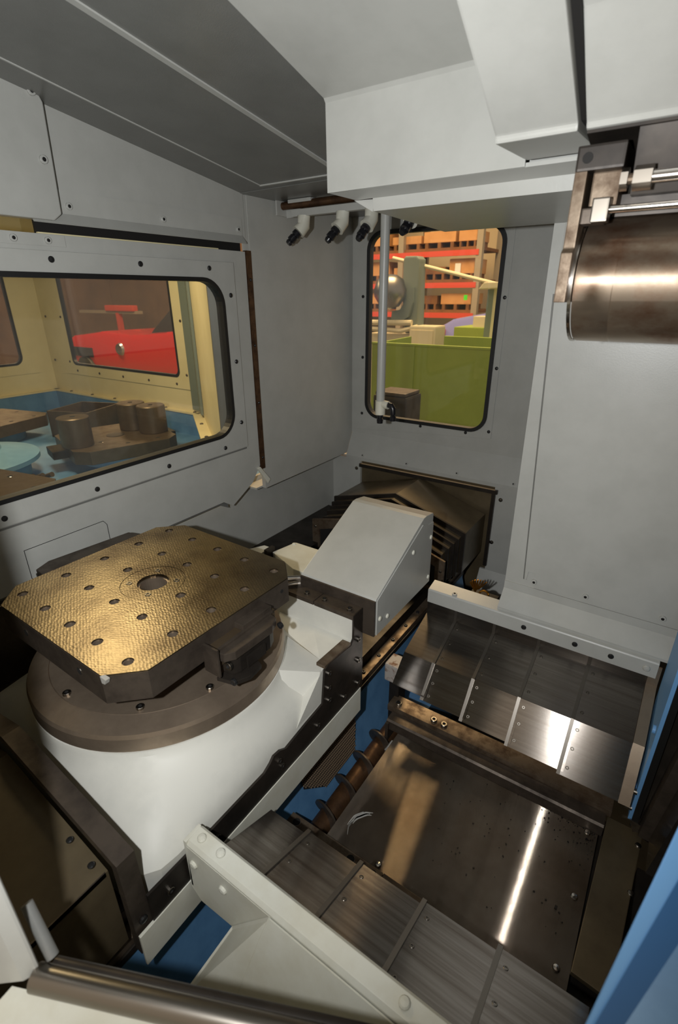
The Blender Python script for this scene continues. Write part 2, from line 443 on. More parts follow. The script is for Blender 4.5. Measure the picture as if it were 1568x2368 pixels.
MB().plate([(-.5, 1.01), (1.20, 1.01), (1.245, .985), (1.245, 1.0), (1.20, 1.03), (-.5, 1.03)], [], -.035, -.028, yz(XW)).link('lower_lip', 'greyd', dr)
MB().box(XW-.001, XW+.0009, -.45, 1.343, 1.207, 1.2125).link('frame_seam', 'greyd', dr)
for y, z in ((.728, 1.833), (.979, 1.833), (1.234, 1.831), (1.319, 1.751), (1.319, 1.534), (1.319, 1.315), (1.227, 1.238), (.975, 1.238), (.721, 1.238), (.470, 1.239)):
    screw(dr, (XW+.007, y, z), (1, 0, 0), .0075, 'screwb', 'dome')
for y in (.652, .731): screw(dr, (XW+.003, y, 1.874), (1, 0, 0), .008, 'grey')
MB().box(XW-.028, XW-.02, .72, 1.41, 1.8895, 1.932).link('dark_gap', 'void', dr)
MB().box(XW-.019, XW-.012, .72, 1.30, 1.8895, 1.8925).link('yellow_edge', 'cream', dr)
# guide rail beside the door
gr = thing('door_guide_rail', 'dark rusty vertical guide strip at right edge of the changer door', 'rail', (XW, 1.425, 1.10))
MB().box(XW-.012, XW+.004, 1.413, 1.436, 1.103, 1.892).link('strip', 'auger', gr)
for z in (1.15, 1.37, 1.58, 1.80): screw(gr, (XW+.004, 1.425, z), (1, 0, 0), .005, 'screwb', 'dome')
ds = thing('door_stop', 'small white angled stop bracket below the dark guide strip', 'bracket', (XW, 1.42, 1.05))
MB().prism([(1.385, 1.115), (1.40, 1.118), (1.455, 1.05), (1.44, 1.035)], XW, XW+.012, 'x').link('bracket', 'guardw', ds, bev=.002)

# ---- back wall with its window
wb = sempty('wall_back', (-.9, YB, 1.0))
bw = rrect(-1.252, -.676, 1.213, 1.985, .06)
bs = rrect(-1.268, -.660, 1.197, 2.001, .075)
MB().plate([(XW-.02, 1.11), (.5, 1.11), (.5, 2.30), (XW-.02, 2.30)], [bs], 0, .02, xz(YB)).link('upper_sheet', 'grey', wb)
MB().plate([(-1.335, 1.13), (-.634, 1.178), (-.634, 2.05), (-1.335, 2.05)], [bs], -.004, -.0003, xz(YB)).link('window_sheet', 'grey', wb, bev=.001)
MB().prism([(YB, 1.112), (YB-.055, 1.002), (YB-.055, .985), (YB-.052, .985), (YB-.052, 1.001), (YB+.003, 1.112)], XW, -.44, 'x').link('lower_flange', 'grey', wb)
MB().box(XW-.085, -1.262, 2.05, 2.065, .3, .99).link('lower_left_sheet', 'grey', wb)
MB().box(-.575, -.1, 2.05, 2.065, .56, .99).link('lower_right_sheet', 'grey', wb)
MB().prism([(2.05, .575), (1.95, .38), (1.95, .3), (2.06, .3), (2.06, .575)], -.60, -.1, 'x').link('lower_right_slope', 'grey', wb)
MB().box(-1.27, -.56, 2.066, 2.08, .3, .985).link('opening_back', 'bellows', wb)
MB().box(-1.262, -.56, 2.035, 2.05, .955, .972).link('opening_rail', 'blackst', wb)
MB().box(-.583, -.568, 2.035, 2.05, .60, .955).link('opening_jamb', 'blackst', wb)
for x, z in ((-1.288, 1.743), (-1.286, 1.479), (-1.286, 1.213), (-.967, 1.19), (-.748, 1.190), (-.646, 1.208), (-.644, 1.472), (-.645, 1.738)):
    screw(wb, (x, YB-.004, z), (0, -1, 0), .007, 'screwb', 'dome')
for x in (-1.25, -1.005, -.753, -.501): screw(wb, (x, YB-.05, 1.012), (0, -.9, .45), .007, 'grey')
for x, z in ((-1.285, .94), (-.545, .93), (-.56, .72)): screw(wb, (x, 2.05, z), (0, -1, 0), .009, 'screw', 'dome')
w1 = sempty('window_1', (-.96, YB, 1.2))
MB().plate(bs, [bw], -.010, .02, xz(YB)).link('window_seal', 'black', w1)
MB().plate(rrect(-1.262, -.666, 1.203, 1.995, .07), [], .006, .012, xz(YB)).link('pane', 'glass', w1)

MB().box(XW-.085, .62, 2.084, 2.094, 0, .99).link('hall_light_block', 'grey', wb)  # sheet added low behind the back wall to block hall light
# ---- ceiling
ce = sempty('ceiling', (-.5, .8, 2.1))
def ceil_slab(mb, x0, x1, y0, y1, dz0, dz1):
    p = [(x, y, ceil_z(y)+d) for d in (dz0, dz1) for x, y in ((x0, y0), (x1, y0), (x1, y1), (x0, y1))]
    return mb.faces(p, [(0, 1, 2, 3), (7, 6, 5, 4), (0, 4, 5, 1), (1, 5, 6, 2), (2, 6, 7, 3), (3, 7, 4, 0)])
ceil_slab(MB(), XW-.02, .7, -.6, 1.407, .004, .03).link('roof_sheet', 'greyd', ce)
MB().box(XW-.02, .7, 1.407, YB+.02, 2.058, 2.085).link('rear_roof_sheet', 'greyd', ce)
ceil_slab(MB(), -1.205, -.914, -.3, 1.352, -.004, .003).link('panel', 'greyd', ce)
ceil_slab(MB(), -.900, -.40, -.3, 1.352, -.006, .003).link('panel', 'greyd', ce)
ceil_slab(MB(), -.914, -.900, -.3, 1.352, -.009, .003).link('joint_strip', 'grey', ce)
ceil_slab(MB(), -1.209, -1.205, -.3, 1.356, -.006, .003).link('edge_strip', 'grey', ce)
ceil_slab(MB(), -1.209, -.5, 1.352, 1.357, -.007, .003).link('edge_strip', 'grey', ce)
ceil_slab(MB(), -1.2145, -1.2095, -.3, 1.356, -.0015, .003).link('edge_gap', 'void', ce)
# ---- floor of the hall and of the machine
struct(MB().box(-16, 4, -3, 15, -.05, 0).link('floor', 'concrete'))
# ---- shell of the cabin toward the front (behind and beside the photographer)
struct(MB().box(.62, .66, -.2, 2.4, 0, 2.4).link('wall_right', 'blackst'))

struct(MB().prism([(-.47, .022), (-.10, .19), (.60, .22), (.60, .20), (-.095, .17), (-.47, .0)], 0, 1.045, 'z').link('wall_front', 'guardw'))
struct(MB().prism([(-.50, .028), (-1.36, -.56), (-1.36, -.58), (-.50, .005)], 0, 2.30, 'z').link('wall_front_left', 'guardw'))
struct(MB().box(-1.43, -1.215, -.5, 2.0, .25, .72).link('floor_tray', 'blackst'))
# ================================================================== RIGHT GUARD PANEL
gp = thing('column_guard_panel', 'tall grey sheet guard standing behind the steel way cover', 'guard panel', (.1, 1.36, .88))
MB().prism([(-.316, .93), (-.325, 1.93), (.5, 1.93), (.5, .93)], 1.36, 1.372, 'y').link('sheet', 'grey', gp)
MB().prism([(-.262, .975), (-.30, 1.75), (-.30, 1.92), (.5, 1.92), (.5, .955), (-.232, .955), (-.236, 1.003), (-.253, 1.003), (-.256, .975)][::-1], 1.3575, 1.36, 'y').link('front_sheet', 'grey', gp, bev=.001)
MB().prism([(1.3565, .9545), (1.3565, .930), (1.312, .886), (1.312, .878), (1.316, .878), (1.316, .884), (1.3598, .927), (1.3598, .9545)], -.316, .40, 'x').link('flare', 'grey', gp)
MB().prism([(-.2555, .975), (-.2655, .975), (-.3045, 1.75), (-.2985, 1.75)], 1.3594, 1.3599, 'y').link('seam_gap', 'greyd', gp)
for x in (-.233, -.094, .091): screw(gp, (x, 1.3575, .977), (0, -1, 0), .008, 'grey')
lg = thing('ledge_rail', 'grey angle rail with rounded left end on top of the way cover', 'rail', (-.2, 1.31, .83))
MB().prism([(1.30, .828), (1.30, .872), (1.303, .876), (1.35, .886), (1.35, .882), (1.306, .872), (1.304, .828)], -.537, .11, 'x').link('angle', 'grey', lg, bev=.001)
for x in (-.23, -.09, .001): screw(lg, (x, 1.30, .852), (0, -1, 0), .0075, 'screwb', 'dome')
screw(lg, (-.452, 1.312, .8775), (0, 0, 1), .008, 'grey')
screw(lg, (.085, 1.30, .852), (0, -1, 0), .009, 'grey', 'dome')

# ================================================================== MACHINE BED, RAILS, AUGER
bed = thing('machine_bed', 'blue painted machine bed carrying the rails under the white table carriage', 'machine bed', (-.9, .9, .1))
MB().prism([(-1.21, .10), (-1.21, .594), (-.640, .594), (-.640, .565), (-.607, .43), (-.592, .38), (-.545, .362), (-.505, .372), (-.505, .10)], -.05, 1.94, 'y').link('casting', 'blue', bed, smooth=.6)
MB().box(-.505, .13, .62, 1.12, .10, .47).link('cross_bed', 'blackst', bed)
# wire screen in the flank of the bed
b = MB()
def flank(s, y):      # point on the slanted flank; s = 0 top, 1 bottom
    return (-.640+.033*s+.004, y, .565-.135*s+.002)
n_u, n_v = 46, 15
for i in range(n_u):
    for j in range(n_v):
        y0 = .73+.006*i; s0 = j/n_v
        if s0 > .45 and (y0-.73) < (s0-.45)*.16: continue
        if y0 > 1.0-.05*max(0, s0-.3): continue
        p = [flank(s0+.012, y0+.0008), flank(s0+.012, y0+.0036), flank(s0+.045, y0+.0036), flank(s0+.045, y0+.0008)]
        q = [(x+.0022, y, z+.001) for x, y, z in p]
        b.faces(p+q, [(0, 1, 2, 3), (4, 7, 6, 5), (0, 4, 5, 1), (1, 5, 6, 2), (2, 6, 7, 3), (3, 7, 4, 0)])
scr = b.link('wire_screen', 'wire', bed); scr['kind'] = 'stuff'
MB().faces([flank(0, .73), flank(0, 1.0), flank(.45, 1.0), flank(1, .965), flank(1, .815), flank(.5, .73)], [(0, 1, 2, 3, 4, 5)]).link('screen_backing', 'void', bed)
rl = thing('linear_rail', 'dark oily guide rail running along the bed behind the carriage', 'rail', (-.68, 1.4, .615))
MB().box(-.74, -.672, -.05, 1.93, .5945, .662, bev=.003).link('rail_bar', 'blackst', rl)
MB().box(-.670, -.640, -.05, 1.93, .5945, .622, bev=.002).link('rail_edge', 'rust', rl)
MB().box(-.640, -.634, -.05, 1.93, .588, .606, bev=.002).link('rail_lip', 'blackst', rl)
for k in range(9): screw(rl, (-.655, 1.0+.1*k, .622), (0, 0, 1), .0065, 'screwb')
rl2 = thing('linear_rail', 'second oily guide rail at the far side of the bed under the bellows', 'rail', (-1.17, 1.4, .615))
MB().box(-1.20, -1.15, -.05, 1.93, .5945, .66, bev=.003).link('rail_bar', 'blackst', rl2)
ag = thing('chip_auger', 'rusty brown chip auger with steel flights in the blue trough', 'auger', (-.545, .85, .43))
MB().cyl((-.545, .60, .43), (-.545, 1.12, .43), .030, seg=24).link('shaft', 'auger', ag, smooth=.6)
b = MB(); bm = b.bm; prev = None; nseg = 28; pitch_ = .098
turns = 5.1
for i in range(int(nseg*turns)+1):
    a = 2*PI*i/nseg; y = .61+pitch_*i/nseg
    ca, sa = math.cos(a), math.sin(a)
    ring = [bm.verts.new((-.545+r*ca, y+dy, .43+r*sa)) for r, dy in ((.028, -.003), (.054, -.0028), (.054, .0028), (.028, .003))]
    if prev:
        for k in range(4): bm.faces.new((prev[k], prev[(k+1) % 4], ring[(k+1) % 4], ring[k]))
    prev = ring
b.link('flight', 'dark', ag, smooth=.7)
MB().box(-.512, -.495, 1.00, 1.03, .455, .475, rot=Matrix.Rotation(.5, 3, 'Y')).link('paint_flake', 'smear', ag)

# ================================================================== FLOOR PLATE AND BARS
fp = thing('floor_plate', 'large worn steel plate lying flat between the two way covers', 'plate', (-.2, .88, .5))
MB().box(-.494, .073, .655, 1.098, .491, .5).link('sheet', 'plate', fp, uv='y')
for p in ((-.098, 1.068), (.050, 1.035), (.052, .86), (.048, .70), (-.35, .672)): screw(fp, (p[0], p[1], .5), (0, 0, 1), .008, 'chrome', 'dome')
sm = thing('scuff_mark', 'curved grey paint scuff near left edge of the steel plate', 'mark', (-.43, .75, .5005))
b = MB()
rs = random.Random(5)
arc = [(-.4515, .692), (-.4610, .712), (-.4580, .742), (-.4420, .766), (-.4160, .781)]
for k in range(7):
    off = rs.uniform(-.005, .005); a0 = rs.uniform(0, .5); a1 = a0+rs.uniform(.35, .5); q = []
    for i in range(7):
        t = min(.999, a0+(a1-a0)*i/6)*4; n = int(t); f = t-n
        x = arc[n][0]+(arc[n+1][0]-arc[n][0])*f; y = arc[n][1]+(arc[n+1][1]-arc[n][1])*f
        q.append((x+off, y-off*.6, .0011*math.sin(PI*(i+.3)/6.6)+.0004))
    for (x0, y0, w0), (x1, y1, w1) in zip(q, q[1:]):
        b.faces([(x0-w0, y0+w0, .5002), (x0+w0, y0-w0, .5002), (x1+w1, y1-w1, .5002), (x1-w1, y1+w1, .5002), (x0-w0, y0+w0, .5006), (x0+w0, y0-w0, .5006), (x1+w1, y1-w1, .5006), (x1-w1, y1+w1, .5006)],
                [(0, 1, 2, 3), (7, 6, 5, 4), (0, 4, 5, 1), (1, 5, 6, 2), (2, 6, 7, 3), (3, 7, 4, 0)])
b.link('smear', 'smear', sm)
b = MB()
for k in range(230):
    t = random.random()
    x = -.16+.24*t**.6+random.gauss(0, .012); y = 1.085-.01*random.random()-abs(random.gauss(0, .045))*(.3+t)
    if random.random() < .25: x = random.uniform(-.3, .06); y = random.uniform(.72, 1.06)
    if x > .068: x = .06
    if y < .66: continue
    s = random.uniform(.0007, .0022)*(2.0 if t > .9 and random.random() < .3 else 1)
    b.box(x-s, x+s, y-s*.7, y+s*.7, .5, .5+s, rot=Matrix.Rotation(random.random()*3, 3, 'Z'))
ch = b.link('metal_chips', 'chip'); tag(ch, 'scattered black metal chips on the far right of the steel plate', 'chips'); ch['kind'] = 'stuff'
fb = thing('front_bar', 'flat steel bar with countersunk screws along near edge of floor plate', 'bar', (-.2, .63, .5))
MB().box(-.592, -.325, .612, .652, .50, .522, bev=.001).link('bar_piece', 'rust', fb)
MB().box(-.323, .105, .612, .652, .50, .5225, bev=.001).link('bar_piece', 'dark', fb)
for x in (-.568, -.405, -.345, -.13, -.03): screw(fb, (x, .635, .522), (0, 0, 1), .010, 'screw', 'hole')
bb = thing('rear_bar', 'oily steel bar with bolts below far way cover', 'bar', (-.2, 1.08, .52))
MB().box(-.555, .09, 1.085, 1.14, .53, .552, bev=.001).link('bar_piece', 'rust', bb)
for x, m in ((-.525, 'chrome'), (-.405, 'screw'), (-.372, 'screw')): screw(bb, (x, 1.106, .552), (0, 0, 1), .010, m)
rc = thing('rear_channel', 'thin folded steel channel along far edge of floor plate', 'channel', (-.2, 1.07, .5))
MB().shell([(1.046, .5015), (1.046, .53), (1.05, .533), (1.083, .533)], -.535, .08, 'x', .003).link('channel_sheet', 'dark', rc)
MB().box(-.535, -.525, 1.035, 1.12, .46, .5285).link('end_cheek', 'dark', rc)
eb = thing('end_block', 'rusty grey iron block where the blue bed meets the way cover', 'block', (-.55, 1.16, .45))
MB().box(-.592, -.541, 1.125, 1.185, .605, .672, bev=.006).link('block_body', 'castgrey', eb)
MB().box(-.575, -.541, 1.13, 1.18, .40, .605).link('foot', 'blackst', eb)

bf_ = thing('brass_fitting', 'ribbed brass fan and ring glinting in the gap behind the ledge rail', 'fitting', (-.40, 1.52, .70))
b = MB()
for k in range(7):
    a = -.6+.2*k; b.box(-.447, -.443, 1.515, 1.523, .790, .830, rot=Matrix.Rotation(a, 3, 'Y'), piv=(-.43, 1.52, .780))
b.link('fan', 'brass', bf_)
b = MB()
for k in range(20):
    a0, a1 = 2*PI*k/20, 2*PI*(k+1)/20
    b.cyl((-.418+.016*math.cos(a0), 1.52+.006*math.sin(a0), .778+.012*math.sin(a0)), (-.418+.016*math.cos(a1), 1.52+.006*math.sin(a1), .778+.012*math.sin(a1)), .0035, seg=8)
b.link('ring', 'brass', bf_)
MB().box(-.47, -.375, 1.50, 1.56, .60, .765).link('socket', 'blackst', bf_)
# ================================================================== TELESCOPIC WAY COVERS
XB = [-.538, -.440, -.316, -.184, -.047, .093]
def way_cover(name, label, prof_fn, sign):
    c = thing(name, label, 'way cover', (-.2, prof_fn(0)[1][0], .5))
    for i in range(5):
        x0 = XB[i]; x1 = XB[i+1]+(.012 if i < 4 else 0)
        pn = MB().shell(prof_fn(i), x0, x1, 'x', -.0025*sign).link('panel', 'cover', c, uv='y')
        if i:
            pr_ = [(y, z) for y, z in prof_fn(i)]
            dz = .0022
            MB().shell([(y-sign*dz*.6, z+dz) for y, z in pr_], x0-.003, x0+.0055, 'x', -.004*sign).link('wiper_lip', 'lip', pn)
            p = prof_fn(i)
            for t in (.15, .5, .85):
                for a, b_ in ((1, 2), (2, 3)):
                    y = p[a][0]+(p[b_][0]-p[a][0])*t; z = p[a][1]+(p[b_][1]-p[a][1])*t
                    d = Vector((p[b_][0]-p[a][0], p[b_][1]-p[a][1])).normalized()
                    nv = Vector((0, -d.y, d.x)) if d.x*1 > 0 else Vector((0, d.y, -d.x))
                    if nv.z < 0: nv = -nv
                    screw(pn, (x0+.018, y, z), nv, .0045, 'screw', 'socket', 'rivet')
    return c
def prof_back(i):
    o = .0048*i
    return [(1.312, .838+o), (1.308, .778+o), (1.152-o*.2, .722+o*.4), (1.080-o*.7, .652-.009*i), (1.092, .644-.009*i)]
def prof_front(i):
    o = .003*i
    return [(.355, .80+o), (.362, .784+o), (.520+o*2.0, .722+o), (.575+o, .60), (.565, .59)]
wc = way_cover('telescopic_way_cover', 'brushed steel telescopic way cover of five stepped panels under the grey guard', prof_back, 1)
pe = [(y-.004, z+.006) for y, z in prof_back(4)]
es = MB().shell(pe, .093, .118, 'x', -.006).link('end_strip', 'disc', wc)
for t, k in ((.15, 1), (.5, 1), (.85, 1), (.12, 2), (.36, 2), (.62, 2), (.88, 2)):
    a, b_ = pe[k], pe[k+1]; y = a[0]+(b_[0]-a[0])*t; z = a[1]+(b_[1]-a[1])*t
    screw(es, (.105, y, z), (0, -.25, .97) if k == 1 else (0, -.9, .45), .0045, 'chrome')
wcf = way_cover('telescopic_way_cover', 'shadowed steel telescopic way cover in front behind the off-white guard', prof_front, -1)

# ================================================================== FRONT GUARD
fg = thing('front_guard', 'off-white bent sheet guard in the foreground with rounded rim', 'guard', (-.2, .33, .6))
MB().prism([(.325, .835), (.325, .842), (.331, .850), (.358, .853), (.364, .847), (.364, .835), (.360, .835), (.360, .846), (.333, .846), (.329, .842), (.329, .835)], -.558, .12, 'x').link('rim', 'guardw', fg, bev=.0008)
MB().prism([(-.558, .838), (-.566, .715), (-.542, .692), (-.457, .700), (-.358, .838)], .3245, .3275, 'y').link('front_plate', 'guardw', fg)
MB().box(-.566, -.558, .3245, .362, .72, .850, bev=.002).link('end_plate', 'guardw', fg)
A = Vector((-.358, .324, .838)); A2 = Vector((.12, .324, .838)); B = Vector((-.388, .262, .682)); B2 = Vector((.12, .262, .682))
Cc = Vector((-.485, .222, .632)); D = Vector((-.457, .324, .702))
def slab(pts, t):
    n = (pts[1]-pts[0]).cross(pts[2]-pts[0]).normalized()*t; k = len(pts)
    return [tuple(p) for p in pts]+[tuple(p+n) for p in pts], [tuple(range(k)), tuple(range(2*k-1, k-1, -1))]+[(i, i+k, (i+1) % k+k, (i+1) % k) for i in range(k)]
MB().faces(*slab([A, B, B2, A2], .003)).link('chute_sheet', 'guardw', fg)
MB().faces(*slab([A, D, Cc, B], .003)).link('chute_side', 'guardw', fg)
for p, n in (((-.538, .345, .852), (0, 0, 1)), ((-.49, .345, .853), (0, 0, 1)), ((-.545, .3245, .80), (0, -1, 0)), ((-.47, .3245, .80), (0, -1, 0)), ((-.13, .345, .853), (0, 0, 1))):
    screw(fg, p, n, .0085, 'guardw', 'dome')

# ================================================================== TABLE CARRIAGE
PC = Vector((-.9306, .5870, 0))
tc = thing('table_carriage', 'cream-white cast carriage under the round table', 'carriage', (PC.x, PC.y, .62))
# casting: disc seat blended into a broad rectangular skirt
b = MB(); bm = b.bm; NS = 96
def sq(th, hx, hy, k):
    c, s = math.cos(th), math.sin(th)
    d = (abs(c/hx)**k+abs(s/hy)**k)**(-1/k); return c*d, s*d
levels = [(None, .9215), (None, .912), (.10, .900), (.30, .880), (.60, .855), (.85, .830), (1.0, .805), (1.0, .668)]
hx, hy = .352, .338
prev = None
for f, z in levels:
    ring = []
    for i in range(NS):
        th = 2*PI*i/NS
        cx, cy = .299*math.cos(th), .299*math.sin(th)
        sx, sy = sq(th, hx, hy, 14)
        t = 0 if f is None else f
        if f is None and z < .92: cx *= 1.01; cy *= 1.01
        ring.append(bm.verts.new((PC.x+cx*(1-t)+sx*t, PC.y+cy*(1-t)+sy*t, z)))
    if prev:
        for i in range(NS): bm.faces.new((prev[i], prev[(i+1) % NS], ring[(i+1) % NS], ring[i]))
    else: bm.faces.new(ring)
    prev = ring
bmesh.ops.recalc_face_normals(bm, faces=bm.faces[:])
# raised shoulder and post at the rear right corner
b.faces([(-.70, .90, .905), (-.579, .772, .905), (-.579, .945, .905), (-.86, .945, .905), (-.72, .80, .86), (-.579, .66, .80), (-.579, .945, .70), (-.86, .945, .70), (-.80, .87, .90)],
        [(0, 1, 2, 3), (1, 0, 4, 5), (0, 8, 4), (0, 3, 8), (1, 5, 6, 2), (3, 2, 6, 7), (8, 3, 7, 4), (5, 4, 7, 6)])
b.prism([(-.855, .89), (-.855, .965), (-.83, .975), (-.579, .975), (-.579, .89)], .908, .948, 'y')
b.faces([(-.655, .70, .922), (-.60, .80, .905), (-.579, .765, .905), (-.579, .735, .812), (-.66, .66, .90), (-.74, .83, .905)],
        [(0, 1, 2), (0, 2, 3), (0, 3, 4), (0, 5, 1)])
b.link('casting', 'white', tc, smooth=.5)
sp = MB().prism([(.245, .722), (.245, .795), (.38, .788), (.545, .785), (.565, .795), (.578, .806), (.60, .803), (.62, .79), (.70, .80), (.765, .806), (.777, .905), (.79, .912), (.86, .905), (.895, .900), (.908, .915), (.912, .972), (.953, .972), (.955, .722)], -.5785, -.573, 'x').link('side_plate', 'blackst', tc)
for y, z in ((.285, .755), (.40, .757), (.60, .757), (.592, .78), (.74, .757), (.79, .80), (.79, .84), (.792, .885), (.93, .90), (.93, .83), (.93, .75), (.86, .755)):
    screw(sp, (-.573, y, z), (1, 0, 0), .0075, 'screw')
MB().box(-.577, -.571, .215, .945, .637, .722).link('apron', 'guardw', tc, bev=.001)
for x0, x1 in ((-.83, -.702), (-.6995, -.573)):
    bk = MB().box(x0, x1, .904, .955, .975, .988, bev=.0015).link('post_bracket', 'dark', tc)
    for x in ((x0+.09,) if x0 < -.8 else (x0+.02, x1-.025)): screw(bk, (x, .925, .988), (0, 0, 1), .008, 'screw')
MB().box(-.576, -.5725, .906, .955, .945, .988).link('post_cap', 'blackst', tc)
MB().box(-.60, -.574, .778, .895, .9045, .913, rot=Matrix.Rotation(-.05, 3, 'X')).link('step_strip', 'rust', tc)
# front face below the channel

# rotary table disc
rt = thing('rotary_table', 'round turned-steel rotary table with sloped rim under the pallet', 'rotary table', (PC.x, PC.y, .925))
MB().lathe((PC.x, PC.y, 0), [(0, .922), (.296, .922), (.2985, .926), (.2985, .957), (.295, .9655), (.2515, .9745), (.2505, .972), (.2495, .9745), (0, .9745)], 128).link('disc', 'disc', rt, smooth=.35)
MB().lathe((PC.x, PC.y, 0), [(.16, .9745), (.16, 1.03), (.185, 1.055), (.185, 1.070), (0, 1.070)], 64).link('clamping_hub', 'blackst', rt, smooth=.5)
for p in ((-.776, .411), (-.940, .348), (-.70, .53), (-.70, .65), (-1.14, .50), (-.93, .815)):
    screw(rt, (p[0], p[1], .9745), (0, 0, 1), .0085, 'screw')

# ================================================================== WORK PALLET
ANG = -.0149
def loc2w(u, v): return (PC.x+u*math.cos(ANG)-v*math.sin(ANG), PC.y+u*math.sin(ANG)+v*math.cos(ANG))
def pmap(u, v, t): x, y = loc2w(u, v); return (x, y, t)
def octagon(h, c): return [(h-c, -h), (h, -h+c), (h, h-c), (h-c, h), (-h+c, h), (-h, h-c), (-h, -h+c), (-h+c, -h)]
ZT, ZB = 1.1331, 1.069
wp = thing('work_pallet', 'square chamfered machine pallet with tapped hole grid on rotary table', 'pallet', (PC.x, PC.y, ZB))
holes = [circ(.1*i-.2, .1*j-.2, .0112, 16) for i in range(5) for j in range(5) if not (i == 2 and j == 2)]
MB().plate(octagon(.2495, .057), holes+[circ(0, 0, .0735, 48)], ZT-.003, ZT, pmap).link('top_plate', 'pallet', wp)
MB().plate(octagon(.2505, .057), holes+[circ(0, 0, .0722, 48)], ZT-.025, ZT-.0031, pmap).plate(octagon(.2505, .057), [circ(0, 0, .036, 32)], ZB, ZT-.0251, pmap).link('pallet_body', 'dark', wp)
for h in holes:
    u = sum(p[0] for p in h)/16; v = sum(p[1] for p in h)/16
    b = MB(); b.plate(circ(u, v, .0111, 16), [circ(u, v, .0088, 16)], ZT-.0245, ZT-.004, pmap); b.link('threaded_bush', 'disc', wp)
MB().plate(circ(0, 0, .0722, 48), [circ(0, 0, .0362, 32)], ZT-.02, ZT-.0004, pmap).link('centre_ring', 'pallet', wp)
MB().plate(circ(0, 0, .0362, 32), [circ(0, 0, .031, 32)], ZB, ZT-.008, pmap).link('bore_bush', 'disc', wp)
for k in range(4):
    a = PI/4+k*PI/2-.05
    x, y = loc2w(.054*math.cos(a), .054*math.sin(a)); screw(wp, (x, y, ZT-.004), (0, 0, 1), .0072, 'screw')
for u in (-.09, .115):
    x, y = loc2w(u, -.2506); screw(wp, (x, y, 1.105), (math.sin(ANG), -math.cos(ANG), 0), .008, 'chrome', 'hole')
x, y = loc2w(.2506, .17); screw(wp, (x, y, 1.108), (1, 0, 0), .005, 'screwb', 'hole')
x, y = loc2w(.197, -.2475)
MB().prism([(loc2w(.194, -.2500)[0], 1.133), (loc2w(.212, -.2500)[0], 1.133), (loc2w(.206, -.2500)[0], 1.121), (loc2w(.196, -.2500)[0], 1.119)], y-.0045, y+.004, 'y').link('bright_chip', 'smear', wp)

# coupler on the right side of the pallet
pk = thing('pallet_coupler', 'black steel coupling block bolted to right side of the drilled pallet', 'coupler', (-.66, .6, 1.03))
MB().box(-.683, -.640, .512, .517, 1.045, 1.112, bev=.001).link('end_plate', 'dark', pk)
MB().box(-.683, -.655, .517, .70, 1.055, 1.098, bev=.002).link('slide_block', 'fixture', pk)
MB().box(-.684, -.655, .60, .69, 1.098, 1.112, bev=.0015).link('upper_slide', 'dark', pk)
MB().prism([(-.657, .522), (-.637, .526), (-.624, .545), (-.621, .652), (-.632, .678), (-.657, .684)], 1.076, 1.096, 'z', bev=.0015).link('cover_bar', 'dark', pk)
MB().prism([(-.660, .540), (-.634, .545), (-.628, .56), (-.628, .65), (-.638, .672), (-.660, .676)], 1.034, 1.0755, 'z').link('clamp_body', 'blackst', pk)
MB().box(-.657, -.650, .52, .69, 1.096, 1.101).link('guide_edge', 'dark', pk)
MB().prism([(-.66, .52), (-.62, .53), (-.605, .56), (-.61, .60), (-.635, .61), (-.66, .61)], 1.022, 1.032, 'z', bev=.001).link('lower_bracket', 'blackst', pk)
MB().box(-.627, -.622, .575, .63, 1.036, 1.062).link('spring_clip', 'blackst', pk)
screw(pk, (-.640, .541, 1.058), (0, -1, 0), .010, 'screw'); screw(pk, (-.622, .533, 1.03), (0, -1, 0), .008, 'screwb')
screw(pk, (-.630, .686, 1.07), (0, 1, 0), .008, 'screwb')
# locating block on the far side of the pallet
lb = thing('locating_block', 'long dark chamfered steel block on far left side of the drilled pallet', 'block', (-1.22, .61, 1.03))
MB().prism([(-1.184, .462), (-1.225, .468), (-1.268, .478), (-1.288, .522), (-1.266, .748), (-1.230, .758), (-1.184, .757)], 1.05, 1.098, 'z').link('lower_body', 'blackst', lb)
MB().prism([(-1.184, .47), (-1.222, .476), (-1.266, .480), (-1.285, .522), (-1.262, .746), (-1.228, .755), (-1.184, .75)], 1.098, 1.110, 'z', bev=.002).link('upper_body', 'dark', lb)

# ================================================================== GREY SLOPED COVER AND BOXES BEHIND THE TABLE
sc_ = thing('sloped_cover', 'light grey wedge-shaped sheet cover behind the table post', 'cover', (-.66, 1.12, .906))
MB().prism([(.958, .907), (.958, 1.014), (.962, 1.021), (1.232, 1.152), (1.25, 1.153), (1.296, 1.146), (1.30, 1.14), (1.30, .907)], -.785, -.538, 'x', bev=.002).link('housing', 'grey', sc_)
MB().prism([(.963, .907), (.963, 1.016), (1.224, 1.134), (1.262, 1.120), (1.299, 1.116), (1.299, .907)], -.538, -.5355, 'x', bev=.0008).link('side_panel', 'grey', sc_)
MB().box(-.783, -.5375, .9525, .958, .907, 1.017).link('front_plate', 'dark', sc_)
for y, z in ((.978, .953), (1.02, .937), (1.165, 1.07), (1.285, 1.07), (1.285, .93)): screw(sc_, (-.5355, y, z), (1, 0, 0), .007, 'guardw', 'dome')
bx = thing('junction_box', 'small beige sheet box behind right corner of the drilled pallet', 'box', (-.96, 1.14, .88))
MB().prism([(-1.03, 1.11), (-1.01, 1.21), (-.80, 1.21), (-.80, 1.06), (-.90, 1.06)], .66, .95, 'z', bev=.003).link('box_body', 'guardw', bx)
screw(bx, (-1.005, 1.195, .95), (0, 0, 1), .007, 'guardw', 'dome')
MB().box(-1.045, -1.032, 1.085, 1.125, .70, .965).link('dark_side', 'blackst', bx)
